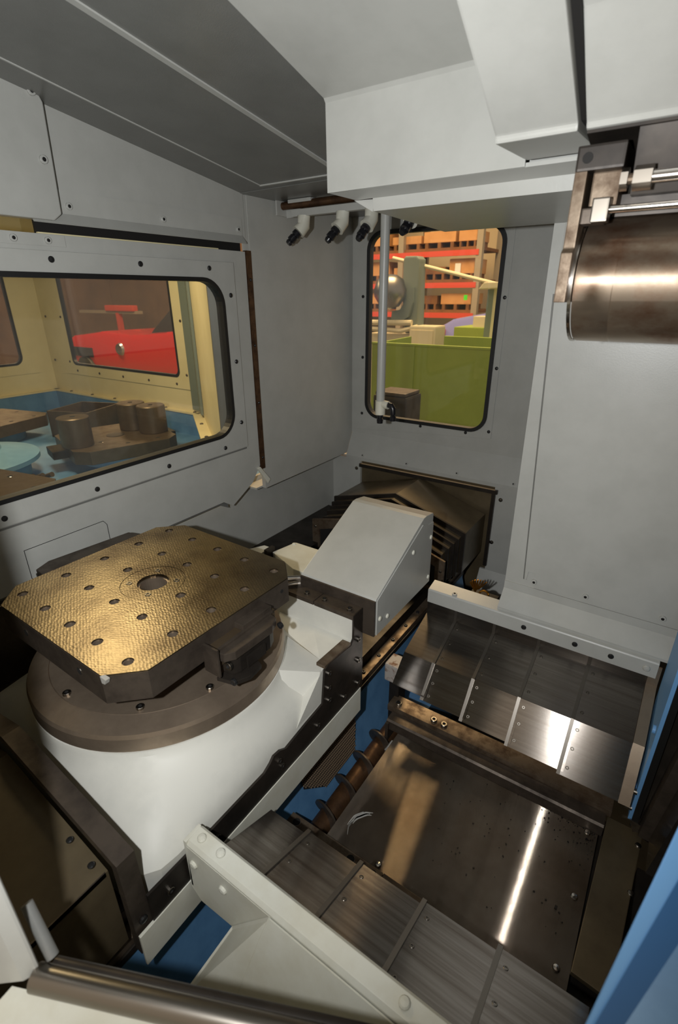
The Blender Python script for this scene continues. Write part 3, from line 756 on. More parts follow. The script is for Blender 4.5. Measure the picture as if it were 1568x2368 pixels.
bx2 = thing('junction_box', 'narrow beige sheet box peeking out behind far corner of the drilled pallet', 'box', (-1.08, 1.1, .88))
MB().prism([(-1.12, 1.05), (-1.08, 1.125), (-1.05, 1.125), (-1.05, 1.02)], .66, .955, 'z', bev=.002).link('box_body', 'guardw', bx2)
pn = thing('locating_pin', 'bright chromed pin between the pallet and the grey sloped cover', 'pin', (-.80, .94, 1.0))
MB().tube([(-.783, .962, 1.005), (-.81, .935, 1.007), (-.85, .90, 1.008)], [.008, .008, .006], 12).link('pin_body', 'chrome', pn, smooth=.6)
MB().tube([(-.783, .962, .988), (-.80, .945, .988), (-.815, .93, .986)], [.007, .007, .005], 12).link('pin_tip', 'chrome', pn, smooth=.6)

# ================================================================== BELLOWS COVER
bl = thing('bellows_cover', 'oily brown telescopic roof cover between the carriage and the back wall', 'bellows cover', (-.925, 1.85, .62))
def roof(h, ze, zr, xc=-.925): return [(xc-h, .664), (xc-h, ze+.012), (xc, zr), (xc+h, ze-.012), (xc+h, .664)]
for y0, y1, h, ze, zr in ((1.80, 2.045, .3215, .862, .958), (1.762, 1.80, .309, .849, .945), (1.735, 1.762, .300, .838, .934), (1.70, 1.735, .293, .829, .925), (1.655, 1.70, .284, .818, .914), (1.625, 1.655, .276, .808, .904)):
    pr_ = roof(h, ze, zr)
    sg = MB().prism(pr_, y0, y1, 'y').link('segment', 'bellows', bl)
    if y0 > 1.63: MB().prism([(x+(.004 if x > -.925 else -.004 if x < -.925 else 0), z+.003) for x, z in pr_], y0-.004, y0+.006, 'y').link('segment_lip', 'blackst', sg)
fl = MB(); oc = roof(.318, .818, .905); ic = [(-1.205, .68), (-1.205, .79), (-.925, .875), (-.645, .775), (-.645, .68)]
fl.plate([(x, z) for x, z in oc], [ic], 0, .01, xz(1.612)).link('front_flange', 'rust', bl)
MB().prism(ic, 1.6205, 1.624, 'y').link('flange_backing', 'void', bl)
for p in ((-1.225, .80), (-1.225, .70), (-.622, .76), (-.622, .69)): screw(bl, (p[0], 1.612, p[1]), (0, -1, 0), .006, 'screw', 'dome')
# front bellows in front of the carriage
bf = thing('front_bellows_cover', 'dark steel roof cover between the carriage and the operator side', 'bellows cover', (-.93, .0, .62))
MB().prism([(-1.28, .66), (-1.28, .90), (-.93, .978), (-.585, .905), (-.582, .66), (-.60, .66), (-.602, .89), (-.93, .960), (-1.26, .885), (-1.26, .66)], .215, .248, 'y').link('end_flange', 'dark', bf)
MB().prism([(-1.26, .664), (-1.26, .86), (-.93, .935), (-.62, .865), (-.62, .664)], -.04, .2145, 'y').link('segment', 'bellows', bf)
MB().box(-.6235, -.62, -.04, .21, .855, .8655).link('roof_edge', 'dark', bf)
for p in ((-.64, .20, .880), (-.70, .20, .893)): screw(bf, p, (0, 0, 1), .006, 'screwb', 'dome')
screw(bf, (-.582, .232, .74), (1, 0, 0), .008, 'screwb', 'dome')

# ================================================================== HEADSTOCK HOUSINGS AND SPINDLE
hh = thing('headstock_hood', 'large light grey bent sheet hood hanging from the ceiling beside the spindle', 'hood', (-.2, 1.1, 1.95))
MB().prism([(1.0, 1.927), (1.004, 1.905), (1.365, 1.898), (1.365, 2.06), (1.0, 2.105)], -.595, -.178, 'x').link('lower_hood', 'grey', hh)
MB().prism([(.600, ceil_z(.60)-.006), (.943, 2.0862), (.9485, 2.080), (.952, 1.9365), (.957, 1.9365), (.957, 2.07), (.94, 2.095), (.66, ceil_z(.62))], -.672, -.286, 'x', bev=.001).link('front_sheet', 'grey', hh)
MB().faces([(-.672, .955, 1.937), (-.635, 1.0, 1.927), (-.595, 1.0, 1.927), (-.595, .955, 1.937), (-.640, 1.002, 1.927), (-.596, 1.002, 1.904), (-.595, 1.01, 1.927)], [(0, 1, 2, 3), (4, 5, 6)]).link('corner_gusset', 'grey', hh)
MB().prism([(.957, 1.9365), (1.0, 1.927), (1.0, 1.933), (.957, 1.9425)], -.635, -.180, 'x').link('return_strip', 'grey', hh)
hs = thing('slide_cover', 'vertical grey slide cover with a sloped front between hood and headstock', 'cover', (-.23, .87, 1.93))
MB().prism([(.80, 1.937), (.95, 1.944), (.953, 2.11), (.55, 2.172), (.53, 2.092), (.639, 2.031), (.797, 1.945)], -.284, -.1795, 'x', bev=.003).link('cover_body', 'grey', hs)
hd = thing('headstock', 'grey headstock housing above the spindle', 'headstock', (0, .9, 1.93))
MB().prism([(.80, 1.938), (1.02, 1.895), (1.03, 2.10), (.55, 2.172), (.53, 2.11), (.70, 2.02), (.797, 1.944)], -.170, .5, 'x', bev=.003).link('housing', 'grey', hd)
MB().prism([(.803, 1.9370), (1.015, 1.8955), (1.015, 1.892), (.803, 1.9335)], -.1685, .5, 'x').link('underside_shade_sheet', 'blackst', hd)  # dark sheet added to give the housing underside its shade
MB().prism([(.805, 1.936), (1.01, 1.898), (1.01, 1.866), (.83, 1.866)], -.11, .5, 'x').link('under_plate', 'blackst', hd)
MB().prism([(.81, 1.95), (.94, 1.95), (.94, 2.11), (.57, 2.165), (.56, 2.10), (.66, 2.035)], -.1793, -.1702, 'x').link('gap_dark_fill', 'void', hd)  # black fill standing in for the dark of the open gap
sn = thing('spindle', 'horizontal stained steel spindle cylinder at upper right', 'spindle', (.1, .89, 1.768))
c = (0, .89, 1.768)
MB().lathe(c, [(0, -.160), (.060, -.160), (.060, -.155), (.0835, -.155), (.085, -.152), (.085, -.1085), (.0843, -.107), (.0843, -.1055), (.085, -.104), (.085, .6), (0, .6)], 96, 'x').link('spindle_sleeve', 'spindle', sn, smooth=.5, uv='x')
MB().lathe(c, [(.0838, -.161), (.0860, -.1605), (.0860, -.1565), (.0838, -.156)], 96, 'x').link('nose_ring', 'chrome', sn, smooth=.6)
MB().box(-.130, .5, .85, .93, 1.845, 1.87).link('upper_saddle', 'blackst', sn)
br = thing('spindle_bracket', 'tan worn steel bracket plate hanging at left end of the spindle', 'bracket', (-.17, .82, 1.7))
MB().prism([(.792, 1.739), (.792, 1.800), (.800, 1.806), (.803, 1.895), (.97, 1.895), (.97, 1.739)], -.1755, -.1605, 'x', bev=.0015).link('plate', 'rust', br)
MB().box(-.1755, -.119, .800, .93, 1.893, 1.921, bev=.003).link('top_block', 'blackst', br)
MB().box(-.155, -.122, .815, .90, 1.855, 1.893, bev=.002).link('lug', 'rust', br)
MB().box(-.160, -.133, .803, .834, 1.834, 1.852, bev=.002).link('clamp', 'dark', br)
screw(br, (-.162, .7995, 1.907), (0, -1, 0), .006, 'screwb', 'hole')
for z, y, r, x0, lab, gl in ((1.879, .80, .0072, -.092, 'upper bright coolant tube with hex nuts above the spindle', 1), (1.848, .80, .0042, -.13, 'thin lower bright coolant tube just above the spindle', 0)):
    ct = thing('coolant_tube', lab, 'tube', (.1, y, z))
    MB().cyl((x0, y, z), (.5, y, z), r, seg=16).link('tube', 'chrome', ct, smooth=.6)
    if gl:
        MB().cyl((-.119, y, z), (-.111, y, z), .0125, seg=6).link('lock_nut', 'screw', ct)
        MB().cyl((-.105, y, z), (-.085, y, z), .0135, seg=6).link('hex_nut', 'screw', ct)
        MB().cyl((-.111, y, z), (-.105, y, z), .006, seg=12).link('stud', 'rust', ct)
    else:
        MB().box(-.146, -.126, y-.012, y+.012, z-.014, z+.013, bev=.002).link('nut', 'screw', ct)

# ================================================================== NOZZLE RAIL
nr = thing('nozzle_rail', 'grey coolant manifold under the ceiling with black nozzles and dark supply pipe', 'coolant rail', (-1.1, 1.6, 2.02))
MB().tube([(-1.325, 1.60, 2.042), (-.70, 1.60, 2.042)], .0125, 16).link('supply_pipe', 'auger', nr, smooth=.6)
MB().box(-1.28, -.72, 1.588, 1.612, 2.004, 2.026, bev=.002).link('manifold', 'grey', nr)
MB().box(-1.338, -1.332, 1.575, 1.64, 2.012, 2.058).link('bracket', 'grey', nr)
MB().box(-1.332, -1.27, 1.628, 1.634, 2.008, 2.058).link('bracket', 'grey', nr)
MB().box(-1.29, -1.19, 1.585, 1.62, 2.046, 2.057, bev=.002).link('bracket', 'grey', nr)
for x, d in ((-1.232, (-.45, -.55, -.7)), (-1.068, (-.35, -.6, -.72)), (-.955, (-.2, -.65, -.75)), (-.80, (-.1, -.7, -.6))):
    d = Vector(d).normalized(); p0 = Vector((x, 1.60, 2.005)); p1 = p0+Vector((0, -.002, -.030)); p2 = p1+d*.029
    so = MB().tube([p0, p1, p2], [.0225, .0225, .0245], 16).link('nozzle_socket', 'guardw', nr, smooth=.6)
    q = p2+d*.002
    MB().tube([q, q+d*.012, q+d*.016, q+d*.021, q+d*.036, q+d*.039, q+d*.044, q+d*.052], [.0155, .016, .011, .0145, .015, .010, .0125, .0095], 14).link('nozzle', 'blackpl', so, smooth=.5)
hp = thing('coolant_lance', 'vertical grey coolant pipe hanging in front of the back window', 'pipe', (-.903, 1.6, 1.34))
MB().tube([(-.903, 1.60, 2.005), (-.903, 1.60, 1.345)], .0155, 20).link('pipe', 'grey', hp, smooth=.6)
MB().tube([(-.903, 1.60, 1.395), (-.903, 1.60, 1.345)], .0185, 20).link('coupling', 'guardw', hp, smooth=.6)
MB().tube([(-.903, 1.60, 1.385), (-.868, 1.598, 1.382)], .0145, 16).link('side_outlet', 'guardw', hp, smooth=.6)
MB().tube([(-.903, 1.60, 1.345), (-.903, 1.60, 1.335), (-.903, 1.60, 1.331), (-.903, 1.60, 1.326), (-.903, 1.60, 1.312)], [.012, .012, .008, .0125, .011], 14).link('nozzle', 'blackpl', hp, smooth=.5)
MB().tube([(-.870, 1.598, 1.383), (-.856, 1.597, 1.382), (-.848, 1.596, 1.372), (-.847, 1.596, 1.352), (-.847, 1.596, 1.348), (-.847, 1.596, 1.342), (-.847, 1.596, 1.328)], [.010, .011, .011, .010, .0075, .012, .011], 14).link('nozzle', 'blackpl', hp, smooth=.5)

# ================================================================== COLUMN FOOT AT THE RIGHT
cf = thing('column_foot', 'blue-edged column base plate at right end of the way cover', 'column base', (.3, 1.1, .5))
MB().box(.124, .132, 1.085, 1.30, .555, 1.05).link('blue_plate', 'bluel', cf)
MB().box(.132, .146, 1.08, 1.30, .54, 1.10).link('rubber_seal', 'black', cf)
MB().prism([(.146, 1.10), (.58, 1.00), (.58, 1.34), (.146, 1.34)], .50, 1.30, 'z').link('column_front', 'blackst', cf)
MB().prism([(.150, .55), (.20, .55), (.22, .98), (.175, .90)], 1.052, 1.095, 'y').link('steel_wedge', 'dark', cf)
MB().prism([(.172, .56), (.5, .52), (.5, .82), (.19, .76)], .96, 1.05, 'y').link('steel_panel', 'cover', cf, uv='y')
MB().faces([(.128, 1.08, .56), (.175, 1.06, .575), (.14, 1.07, .535), (.128, 1.09, .556), (.175, 1.07, .571), (.14, 1.08, .531)], [(0, 1, 2), (5, 4, 3), (0, 3, 4, 1), (1, 4, 5, 2), (2, 5, 3, 0)]).link('bright_corner', 'cover', cf, uv='y')
for y, z in ((1.10, .82), (1.10, .63)): MB().cyl((.118, y+.02, z), (.126, y+.02, z), .010, seg=16).link('blue_plug', 'bluel', cf)
for z in (.60, .655): MB().cyl((.112, 1.088, z-.01), (.126, 1.088, z-.01), .0065, seg=12).link('stud', 'screw', cf)
pl2 = thing('side_plate', 'narrow dark brown steel plate at right of the floor plate', 'plate', (.11, .9, .5))
MB().prism([(.073, .705), (.145, .70), (.165, 1.10), (.085, 1.10)], .500, .512, 'z', bev=.002).link('sheet', 'bellows', pl2)
for p in ((.158, 1.06), (.155, .93)): screw(pl2, (p[0], p[1], .512), (0, 0, 1), .007, 'screw', 'dome')
MB().box(.165, .60, .50, 1.02, .30, .49).link('dark_base', 'blackst', pl2)

# ================================================================== OPERATOR OPENING, NEAR THE CAMERA
bd = thing('blue_door_edge', 'out-of-focus blue edge of the operator door at lower right', 'door edge', (.09, .28, 1.0))
def strip(p0, p1, q0, q1, back):
    P = [Vector(p) for p in (p0, p1, q1, q0)]; Bk = [p+Vector(back) for p in P]
    return [tuple(p) for p in P+Bk], [(0, 1, 2, 3), (7, 6, 5, 4), (0, 4, 5, 1), (1, 5, 6, 2), (2, 6, 7, 3), (3, 7, 4, 0)]
def ext(a, b_, t): return tuple(Vector(a)+(Vector(b_)-Vector(a))*t)
e0, e1 = (.047, .273, 1.218), (.082, .411, 1.320)
f0, f1 = (.063, .281, 1.224), (.091, .371, 1.287)
MB().faces(*strip(ext(e0, e1, -1.6), ext(e0, e1, 2.0), ext(f0, f1, -2.5), ext(f0, f1, 3.2), (.05, -.01, -.03))).link('edge_band', 'bluel', bd, bev=.004)
g0, g1 = (.073, .286, 1.229), (.098, .345, 1.268)
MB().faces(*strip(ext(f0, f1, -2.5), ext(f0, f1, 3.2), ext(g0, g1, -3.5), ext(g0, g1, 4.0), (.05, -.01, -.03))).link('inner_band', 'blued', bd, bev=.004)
MB().faces(*strip(ext(g0, g1, -3.5), ext(g0, g1, 4.0), (.30, .25, 1.10), (.32, .50, 1.40), (.05, -.01, -.03))).link('door_sheet', 'blue', bd)
# sill rail and jamb on the left
sl = thing('sill_rail', 'blurred bright round steel rail across the bottom left foreground', 'rail', (-.3, .1, 1.06))
s0, s1 = Vector((-.425, .055, 1.084)), Vector((-.12, .247, 1.02))
MB().cyl((-.438, .056, 1.075), (-.10, .211, 1.075), .0135, seg=24).link('rail_tube', 'screw', sl, smooth=.6)
MB().cyl((-.436, .074, 1.068), (-.10, .228, 1.068), .0085, seg=24).link('seal_strip', 'blackst', sl, smooth=.6)
MB().faces(*strip((-.455, .038, 1.07), (-.10, .20, 1.07), (-.44, -.06, 1.075), (-.04, .12, 1.075), (0, 0, -.025))).link('sill_sheet', 'guardw', sl)
jb = thing('door_jamb', 'blurred cream painted door jamb at lower left', 'jamb', (-.46, .03, 1.05))
MB().prism([(-.436, .062), (-.444, .046), (-.50, .0), (-.53, .01), (-.47, .066)], 1.075, 2.30, 'z').link('post', 'grey', jb, bev=.004)
hb = thing('handle_bar', 'small blurred grey bar beside the cream jamb at lower left', 'handle', (-.46, .08, 1.1))
MB().tube([(-.478, .079, 1.130), (-.436, .075, 1.083)], .0065, 12).link('bar', 'greyd', hb, smooth=.6)

# ================================================================== PALLET CHANGER CABIN BEHIND THE DOOR
cw = sempty('wall_changer', (-2.8, 2.0, 1.0))
MB().plate([(-4.0, 1.105), (-2.35, 1.105), (-2.35, 2.35), (-4.0, 2.35)], [rrect(-3.66, -2.50, 1.30, 1.98, .04)], 0, .02, xz(2.0)).link('rear_sheet', 'cream', cw)
MB().plate([(-3.77, 1.235), (-2.40, 1.235), (-2.40, 2.03), (-3.77, 2.03)], [rrect(-3.66, -2.50, 1.30, 1.98, .04)], -.006, -.0005, xz(2.0)).link('window_frame', 'cream', cw)
MB().plate([(.0, 1.105), (2.0, 1.105), (2.0, 2.35), (.0, 2.35)], [rrect(.7, 1.80, 1.30, 1.98, .06)], -.02, 0, yz(-3.97)).link('left_sheet', 'cream', cw)
MB().plate([(.6, 1.235), (1.90, 1.235), (1.90, 2.03), (.6, 2.03)], [rrect(.7, 1.80, 1.30, 1.98, .06)], .0005, .006, yz(-3.97)).link('window_frame', 'cream', cw)
MB().prism([(-2.35, 2.0), (-1.50, 1.36), (-1.48, 1.39), (-2.34, 2.03)], 1.105, 2.35, 'z').link('corner_sheet', 'cream', cw)
MB().prism([(-2.42, 1.99), (-2.35, 1.995), (-2.24, 1.915), (-2.25, 1.905), (-2.35, 1.98)], 1.12, 2.35, 'z').link('corner_post', 'gg', cw)
MB().box(-3.97, -2.35, 1.965, 2.0, 1.095, 1.105).link('ledge', 'cream', cw)
MB().box(-3.97, -3.935, .0, 2.0, 1.095, 1.105).link('ledge', 'cream', cw)
MB().prism([(-2.35, 2.0), (-1.50, 1.36), (-1.53, 1.31), (-2.39, 1.96)], 1.095, 1.105, 'z').link('ledge', 'cream', cw)
MB().box(-3.97, -2.35, 1.97, 2.0, .90, 1.095).link('blue_base', 'blue', cw)
MB().box(-3.97, -3.94, .0, 2.0, .90, 1.095).link('blue_base', 'blue', cw)
MB().prism([(-2.35, 2.0), (-1.50, 1.36), (-1.52, 1.33), (-2.37, 1.97)], .90, 1.095, 'z').link('blue_base', 'blue', cw)
struct(MB().box(-3.97, -1.46, -.2, 2.0, .88, .965).link('floor_changer', 'blue'))
struct(MB().box(-3.97, -1.38, -.2, 2.0, 2.35, 2.37).link('ceiling_changer', 'cream'))
struct(MB().box(-3.97, -1.38, -.22, -.2, .9, 2.37).link('wall_changer_near', 'cream'))
struct(MB().prism([(-1.50, 1.36), (-1.46, 1.42), (-1.42, 1.42), (-1.42, 1.40), (-1.455, 1.40), (-1.49, 1.355)], 1.022, 2.35, 'z').link('trim_changer', 'greyd'))
for k in range(6): screw(cw, (-3.75+.27*k, 1.985, 1.105), (0, 0, 1), .010, 'dark', 'dome')
for k in range(5): screw(cw, (-3.62+.27*k, 1.994, 1.262), (0, -1, 0), .008, 'dark', 'dome')
for z in (1.32, 1.62, 1.92):
    for x in (-3.70, -2.44, -3.90): screw(cw, (x, 1.994, z), (0, -1, 0), .008, 'dark', 'dome')
for t in (.25, .5): screw(cw, (-2.35+.93*t-.02, 2.0-.70*t-.02, 1.105), (0, 0, 1), .010, 'dark', 'dome')
w2 = sempty('window_2', (-3.0, 2.0, 1.3))
MB().plate(rrect(-3.66, -2.50, 1.30, 1.98, .04), [rrect(-3.645, -2.515, 1.315, 1.965, .035)], -.008, .015, xz(2.0)).link('window_seal', 'black', w2)
MB().plate(rrect(-3.655, -2.505, 1.305, 1.975, .04), [], .004, .009, xz(2.0)).link('pane', 'glasshazy', w2)
w3 = sempty('window_3', (-3.97, 1.2, 1.3))
MB().plate(rrect(.7, 1.80, 1.30, 1.98, .06), [rrect(.715, 1.785, 1.315, 1.965, .05)], -.015, .008, yz(-3.97)).link('window_seal', 'black', w3)
MB().plate(rrect(.705, 1.795, 1.305, 1.975, .06), [], -.009, -.004, yz(-3.97)).link('pane', 'glasshazy', w3)

def oct_at(cx, cy, rot, h=.25, ch_=.06):
    return [(cx+u*math.cos(rot)-v*math.sin(rot), cy+u*math.sin(rot)+v*math.cos(rot)) for u, v in octagon(h, ch_)]
def store_pallet(label, cx, cy, rot, ztop):
    t = thing('storage_pallet', label, 'pallet', (cx, cy, ztop-.064), 'pallets inside the changer cabin')
    MB().prism(oct_at(cx, cy, rot), ztop-.064, ztop, 'z', bev=.002).link('pallet_body', 'fixture', t)
    for u, v in ((-.15, -.2), (0, -.2), (.15, -.2), (.2, 0), (.2, .15), (-.2, .1), (0, .2), (-.1, -.1), (.1, -.1)):
        screw(t, (cx+u*math.cos(rot)-v*math.sin(rot), cy+u*math.sin(rot)+v*math.cos(rot), ztop), (0, 0, 1), .011, 'chrome', 'hole', 'tapped_hole')
    MB().lathe((cx, cy, 0), [(0, ztop), (.045, ztop), (.045, ztop+.0015), (.02, ztop+.0015), (0, ztop+.0008)], 24).link('centre_bore', 'blackst', t)
    MB().lathe((cx, cy, 0), [(.18, .965), (.18, ztop-.064), (0, ztop-.064)], 32).link('pedestal', 'bluehub', t, smooth=.5)
    return t
p1 = store_pallet('brown pallet carrying three round blocks seen through the changer door window', -2.40, 1.45, -.29, 1.085)
cl = MB(); cl.box(-2.40, -2.30, 1.135, 1.175, 1.05, 1.09, rot=Matrix.Rotation(-.29, 3, 'Z')); cl.box(-2.37, -2.33, 1.10, 1.14, 1.04, 1.08)
MB().box(-2.54, -2.40, 1.14, 1.21, 1.03, 1.07, rot=Matrix.Rotation(-.29, 3, 'Z'), bev=.004).link('clamp', 'blackst', p1); cl.bm.free()
MB().box(-2.40, -2.26, 1.685, 1.74, 1.03, 1.07, rot=Matrix.Rotation(-.29, 3, 'Z'), bev=.004).link('clamp', 'blackst', p1)
store_pallet('brown pallet at far left seen through the changer door window', -3.36, 1.24, .25, 1.09)
store_pallet('tan pallet close behind the lower left of the changer door window', -2.08, .61, .2, 1.10)
for x, y, lab in ((-2.372, 1.232, 'brown round steel block standing alone at left of its pallet'), (-2.445, 1.595, 'brown round steel block, rear one of the touching pair'), (-2.296, 1.612, 'brown round steel block, front one of the touching pair')):
    t = thing('round_block', lab, 'block', (x, y, 1.085), 'round blocks on the changer pallet')
    MB().lathe((x, y, 0), [(0, 1.0855), (.070, 1.0855), (.072, 1.089), (.072, 1.222), (.068, 1.226), (0, 1.226)], 40).link('cylinder', 'fixture', t, smooth=.5)
    MB().lathe((x, y, 0), [(0, 1.2272), (.012, 1.2272), (.012, 1.226)], 12).link('centre_hole', 'void', t)
tb = thing('open_bin', 'open brown metal bin behind the lone round block', 'bin', (-3.03, 1.66, .965))
Rz = Matrix.Rotation(.35, 3, 'Z'); pv = (-3.03, 1.66, 1.05)
for k, (a0, a1, b0, b1) in enumerate(((-.14, .14, -.15, -.14), (-.14, .14, .14, .15), (-.14, -.13, -.14, .14), (.13, .14, -.14, .14))):
    MB().box(pv[0]+a0, pv[0]+a1, pv[1]+b0, pv[1]+b1, .965, 1.125, rot=Rz, piv=pv).link('side', 'fixture', tb)
MB().box(pv[0]-.14, pv[0]+.14, pv[1]-.15, pv[1]+.15, .965, .98, rot=Rz, piv=pv).link('base', 'fixture', tb)
hbk = thing('changer_hub', 'pale blue round changer hub at far left behind the door window', 'hub', (-2.66, .84, .965))
MB().lathe((-2.66, .84, 0), [(0, .965), (.26, .965), (.26, 1.03), (.31, 1.045), (.31, 1.065), (.16, 1.10), (.15, 1.15), (.13, 1.17), (0, 1.17)], 64).link('hub_body', 'bluehub', hbk, smooth=.6)
hf = thing('hose_fitting', 'brass hose fittings beside the pale blue changer hub', 'fitting', (-2.27, .98, .965))
for k in range(3): MB().tube([(-2.30+.02*k, .93+.03*k, .965), (-2.29+.02*k, .94+.03*k, 1.02), (-2.26+.02*k, .95+.03*k, 1.03)], .012, 10).link('fitting', 'fixture', hf, smooth=.6)

# ================================================================== HALL SEEN THROUGH THE WINDOWS
hw = sempty('wall_hall', (-6, 12, 0))
MB().box(-16, 4, 12, 12.2, 0, 6).link('far_wall', 'hall', hw)
MB().box(-16.2, -16, -3, 12.2, 0, 6).link('side_wall', 'halldark', hw)
MB().box(-16, -6.6, 10.4, 10.5, 0, 6).link('brown_partition', 'halldark', hw)
gb = thing('green_enclosure', 'large green painted sheet enclosure outside the back window', 'enclosure', (-1.8, 4.1, 0))
MB().box(-2.36, -1.0, 4.0, 4.03, 0, 1.352, bev=.004).link('front_sheet', 'green', gb)
MB().prism([(-2.36, 4.03), (-2.34, 4.03), (-2.42, 4.9), (-2.44, 4.9)], 0, 1.355, 'z').link('side_sheet', 'green', gb)
MB().box(-2.36, -1.0, 3.995, 4.04, 1.352, 1.368).link('rim', 'green', gb)
MB().box(-1.95, -1.94, 3.994, 4.0, .3, 1.35).link('seam', 'green', gb)
g2 = thing('green_enclosure', 'second green sheet box farther behind the large green enclosure', 'enclosure', (-1.7, 5.2, 0))
MB().box(-2.19, -1.3, 5.2, 5.25, 0, 1.350, bev=.004).link('front_sheet', 'green', g2)
MB().box(-2.19, -1.3, 5.25, 5.9, 0, 1.25).link('body', 'green', g2)
g3 = thing('green_enclosure', 'farthest low green box below the violet car', 'enclosure', (-2.0, 6.6, 0))
MB().box(-2.65, -1.7, 6.6, 7.2, 0, 1.36, bev=.01).link('body', 'green', g3)
mt_ = thing('motor_block', 'dark square motor block at bottom of the back window', 'motor', (-1.38, 2.5, .9))
MB().box(-1.46, -1.25, 2.5, 2.7, .6, 1.225, bev=.015).link('motor_body', 'blackst', mt_)
MB().box(-1.452, -1.258, 2.51, 2.69, 1.225, 1.245, bev=.008).link('motor_cap', 'dark', mt_)
# racks
def rack(name, label, x0, x1, y, zs, xup):
    t = thing(name, label, 'rack', ((x0+x1)/2, y, 0))
    for x in xup:
        MB().box(x-.05, x+.05, y-.05, y+.05, 0, 4.2).link('upright', 'rackgrey', t)
        MB().box(x-.05, x+.05, y+.95, y+1.05, 0, 4.2).link('upright', 'rackgrey', t)
    for z in zs:
        MB().box(x0, x1, y-.06, y-.01, z-.045, z+.04).link('beam', 'rackred', t)
        MB().box(x0, x1, y-.01, y+1.0, z+.04, z+.09).link('shelf_deck', 'pallet_wood', t)
    return t
RZ = (.78, 1.41, 1.90, 2.395, 3.1)
rack('pallet_rack', 'tall storage rack with red beams full of cartons in the hall', -7.6, -3.27, 9.0, RZ, (-7.5, -4.72, -3.27))
MB_boxes = 0
rnd = random.Random(3)
def carton(x0, x1, y0, y1, z0, z1, lab, m='wood'):
    t = thing('carton', lab, 'carton', ((x0+x1)/2, (y0+y1)/2, z0), 'cartons on the storage rack')
    MB().box(x0, x1, y0, y1, z0+.09, z1, bev=.006).link('box', m, t)
    for k in range(3):
        xx = x0+(x1-x0)*(.05+.4*k); MB().box(xx, xx+(x1-x0)*.1, y0, y1, z0, z0+.09).link('runner', 'pallet_wood', t)
    return t
labs = {0: 'lowest visible', 1: 'second visible', 2: 'third visible', 3: 'top visible'}
for zi, z in enumerate(RZ[1:4]):
    z0 = z+.09; x = -5.5; k = 0
    while x < -3.5:
        wdt = rnd.uniform(.34, .6); hgt = rnd.uniform(.20, .34)
        carton(x, min(x+wdt, -3.36), 9.05, 9.65, z0, z0+hgt, f"orange-brown carton {['first','second','third','fourth','fifth','sixth','seventh'][min(k,6)]} from left on {['lower','middle','upper'][zi]} rack shelf",
               'wood' if rnd.random() < .8 else 'pallet_wood')
        x += wdt+rnd.uniform(.03, .12); k += 1
lp = thing('paper_label', 'white paper sheet on a carton of the middle shelf', 'label', (-3.62, 9.03, 2.1))
MB().box(-3.70, -3.60, 9.035, 9.046, 2.05, 2.24).link('sheet', 'paper', lp)
for x, z, wch in ((-4.28, 1.72, 'left'), (-3.42, 1.70, 'right'), (-4.26, 1.34, 'lowest')):
    g = thing('green_tag', f'small bright green tag at {wch} of lower rack shelf', 'tag', (x, 8.93, z)); MB().box(x-.03, x+.03, 8.92, 8.93, z-.04, z+.04).link('sticker', 'greentag', g)
# machines between window and rack
mc = thing('grey_machine', 'grey-green machine column behind the hanging coolant pipe', 'machine', (-2.95, 6, 0))
MB().prism([(-3.06, 1.30), (-3.12, 1.72), (-3.125, 2.15), (-3.10, 2.175), (-2.95, 2.172), (-2.92, 2.14), (-2.89, 1.30)], 6.0, 6.2, 'y', bev=.02).link('column', 'gg', mc)
MB().prism([(-3.24, 1.46), (-3.1, 1.44), (-3.0, 1.50), (-2.95, 1.66), (-2.95, 1.83), (-3.03, 1.83), (-3.05, 1.68), (-3.12, 1.58), (-3.23, 1.56)], 5.95, 6.0, 'y').link('shield', 'gg', mc)
MB().box(-3.6, -2.97, 6.0, 6.5, 0, 1.29, bev=.02).link('base', 'beige', mc)
MB().tube([(-3.6, 5.96, 1.42), (-2.95, 5.96, 1.43)], .035, 10).link('hand_rail', 'beige', mc, smooth=.6)
MB().tube([(-3.6, 5.96, 1.35), (-3.1, 5.96, 1.33), (-2.87, 5.96, 1.385)], .03, 10).link('hand_rail', 'beige', mc, smooth=.6)
MB().lathe((-3.21, 5.85, 1.78), [(0, -.2), (.12, -.16), (.19, -.05), (.2, .02), (.16, .14), (.08, .19), (0, .2)], 32).link('dome', 'screw', mc, smooth=.8)
MB().tube([(-3.35, 6.15, 2.17), (-2.05, 6.25, 1.86)], .022, 8).link('boom', 'beige', mc, smooth=.6)
ck = thing('beige_cabinet', 'beige low cabinet right of the grey-green column', 'cabinet', (-2.45, 6, 0))
MB().box(-2.95, -2.60, 5.9, 6.2, 0, 1.40, bev=.02).link('body', 'beige', ck)
MB().box(-2.93, -2.63, 5.89, 5.9, .8, 1.35).link('door', 'beige', ck)
gx = thing('grey_carton', 'grey-beige carton standing on the farthest green box', 'carton', (-2.2, 6.8, 1.36))
MB().box(-2.42, -1.95, 6.65, 6.95, 1.36, 1.49, bev=.005).link('box', 'beige', gx)
cr2 = thing('violet_car', 'violet-blue car parked in front of the storage rack', 'car', (-3.2, 8.2, 0))
MB().prism([(-3.22, .55), (-3.28, .85), (-3.27, 1.10), (-3.22, 1.30), (-3.0, 1.42), (-2.5, 1.51), (-1.5, 1.52), (-.7, 1.1), (-.6, .55)], 7.4, 8.7, 'y', bev=.06).link('body', 'violet', cr2, smooth=.8)
MB().prism([(-2.75, 1.22), (-2.55, 1.40), (-1.9, 1.42), (-1.5, 1.22)], 7.38, 7.4, 'y').link('side_window', 'carglass', cr2)
MB().box(-3.29, -3.10, 7.36, 7.5, 1.19, 1.28, bev=.02).link('tail_light', 'taillight', cr2)
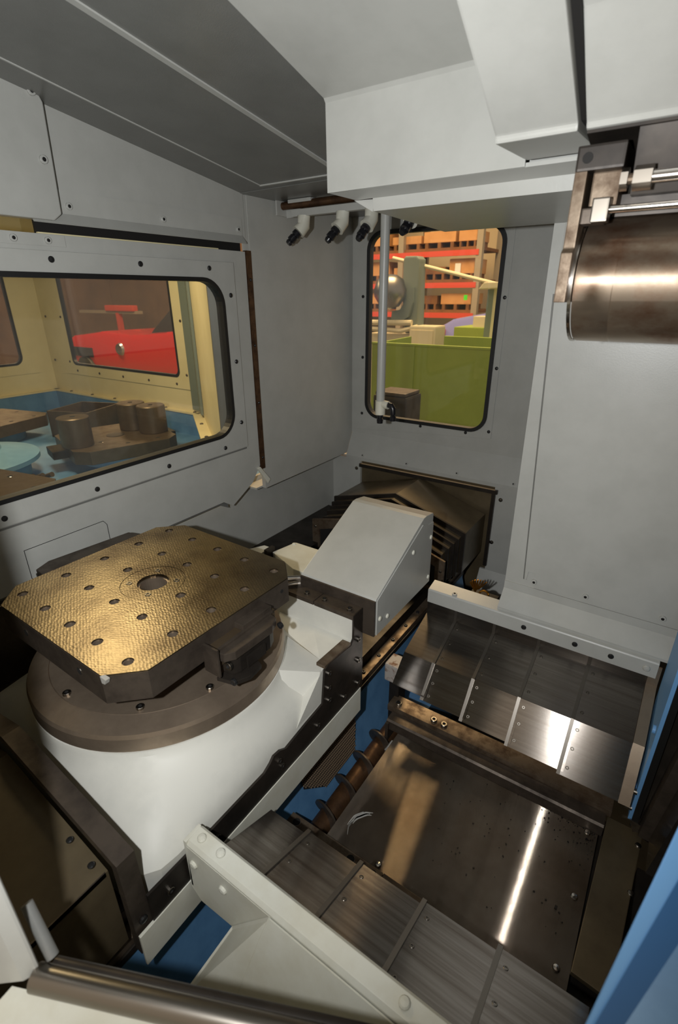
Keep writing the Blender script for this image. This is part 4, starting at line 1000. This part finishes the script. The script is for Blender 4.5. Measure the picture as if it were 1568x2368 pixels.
for x in (-2.75, -1.2): MB().lathe((x, 7.4, .32), [(0, -.05), (.30, -.05), (.32, 0), (.32, .18), (0, .18)], 24, 'y').link('wheel', 'black', cr2, smooth=.6)
ps = thing('cream_post', 'cream lamp-topped post at right edge of the back window', 'post', (-1.62, 5.9, 0))
MB().box(-2.02, -1.95, 5.93, 6.03, 0, 1.80).link('stem', 'gg', ps)
MB().prism([(-2.09, 1.80), (-2.03, 1.87), (-1.5, 1.87), (-1.5, 1.82)], 5.8, 6.1, 'y', bev=.01).link('head', 'beige', ps)
MB().box(-1.95, -1.5, 5.93, 6.03, 1.1, 1.82).link('side_sheet', 'beige', ps)
# red car outside the changer cabin
rc_ = thing('red_car', 'shiny red car outside the hazy cabin window', 'car', (-9, 6.5, 0))
MB().prism([(-11.3, .40), (-11.2, .85), (-10.6, 1.02), (-9.6, 1.13), (-8.6, 1.10), (-7.6, 1.18), (-6.2, 1.20), (-6.0, .40)], 5.9, 7.6, 'y', bev=.12).link('body', 'red', rc_, smooth=.9)
MB().prism([(-8.4, 1.1), (-7.7, 1.55), (-6.6, 1.55), (-6.1, 1.15)], 6.1, 7.4, 'y', bev=.08).link('cabin', 'carglass', rc_, smooth=.8)
MB().box(-10.9, -10.0, 5.87, 5.92, .62, .80, bev=.01).link('grille', 'blackpl', rc_)
MB().lathe((-9.05, 5.88, .82), [(0, -.03), (.1, -.02), (.12, .02), (0, .04)], 20, 'y').link('headlamp', 'chrome', rc_, smooth=.8)
for x in (-10.3, -7.0): MB().lathe((x, 5.9, .32), [(0, -.05), (.30, -.05), (.32, 0), (.32, .18), (0, .18)], 24, 'y').link('wheel', 'black', rc_, smooth=.6)
fk = thing('orange_hoist', 'orange-red hoist beam beyond the red car', 'hoist', (-12.5, 8.2, 0))
MB().box(-14.2, -11.6, 8.2, 8.35, 1.34, 1.41).link('beam', 'rackgrey', fk)
MB().box(-12.9, -11.7, 8.15, 8.3, 1.40, 1.54, bev=.03).link('trolley', 'rackred', fk)
MB().box(-12.5, -12.4, 8.18, 8.3, 0, 1.36).link('post', 'rackred', fk)

# drop the helper property
for o in bpy.data.objects:
    if '_w' in o: del o['_w']
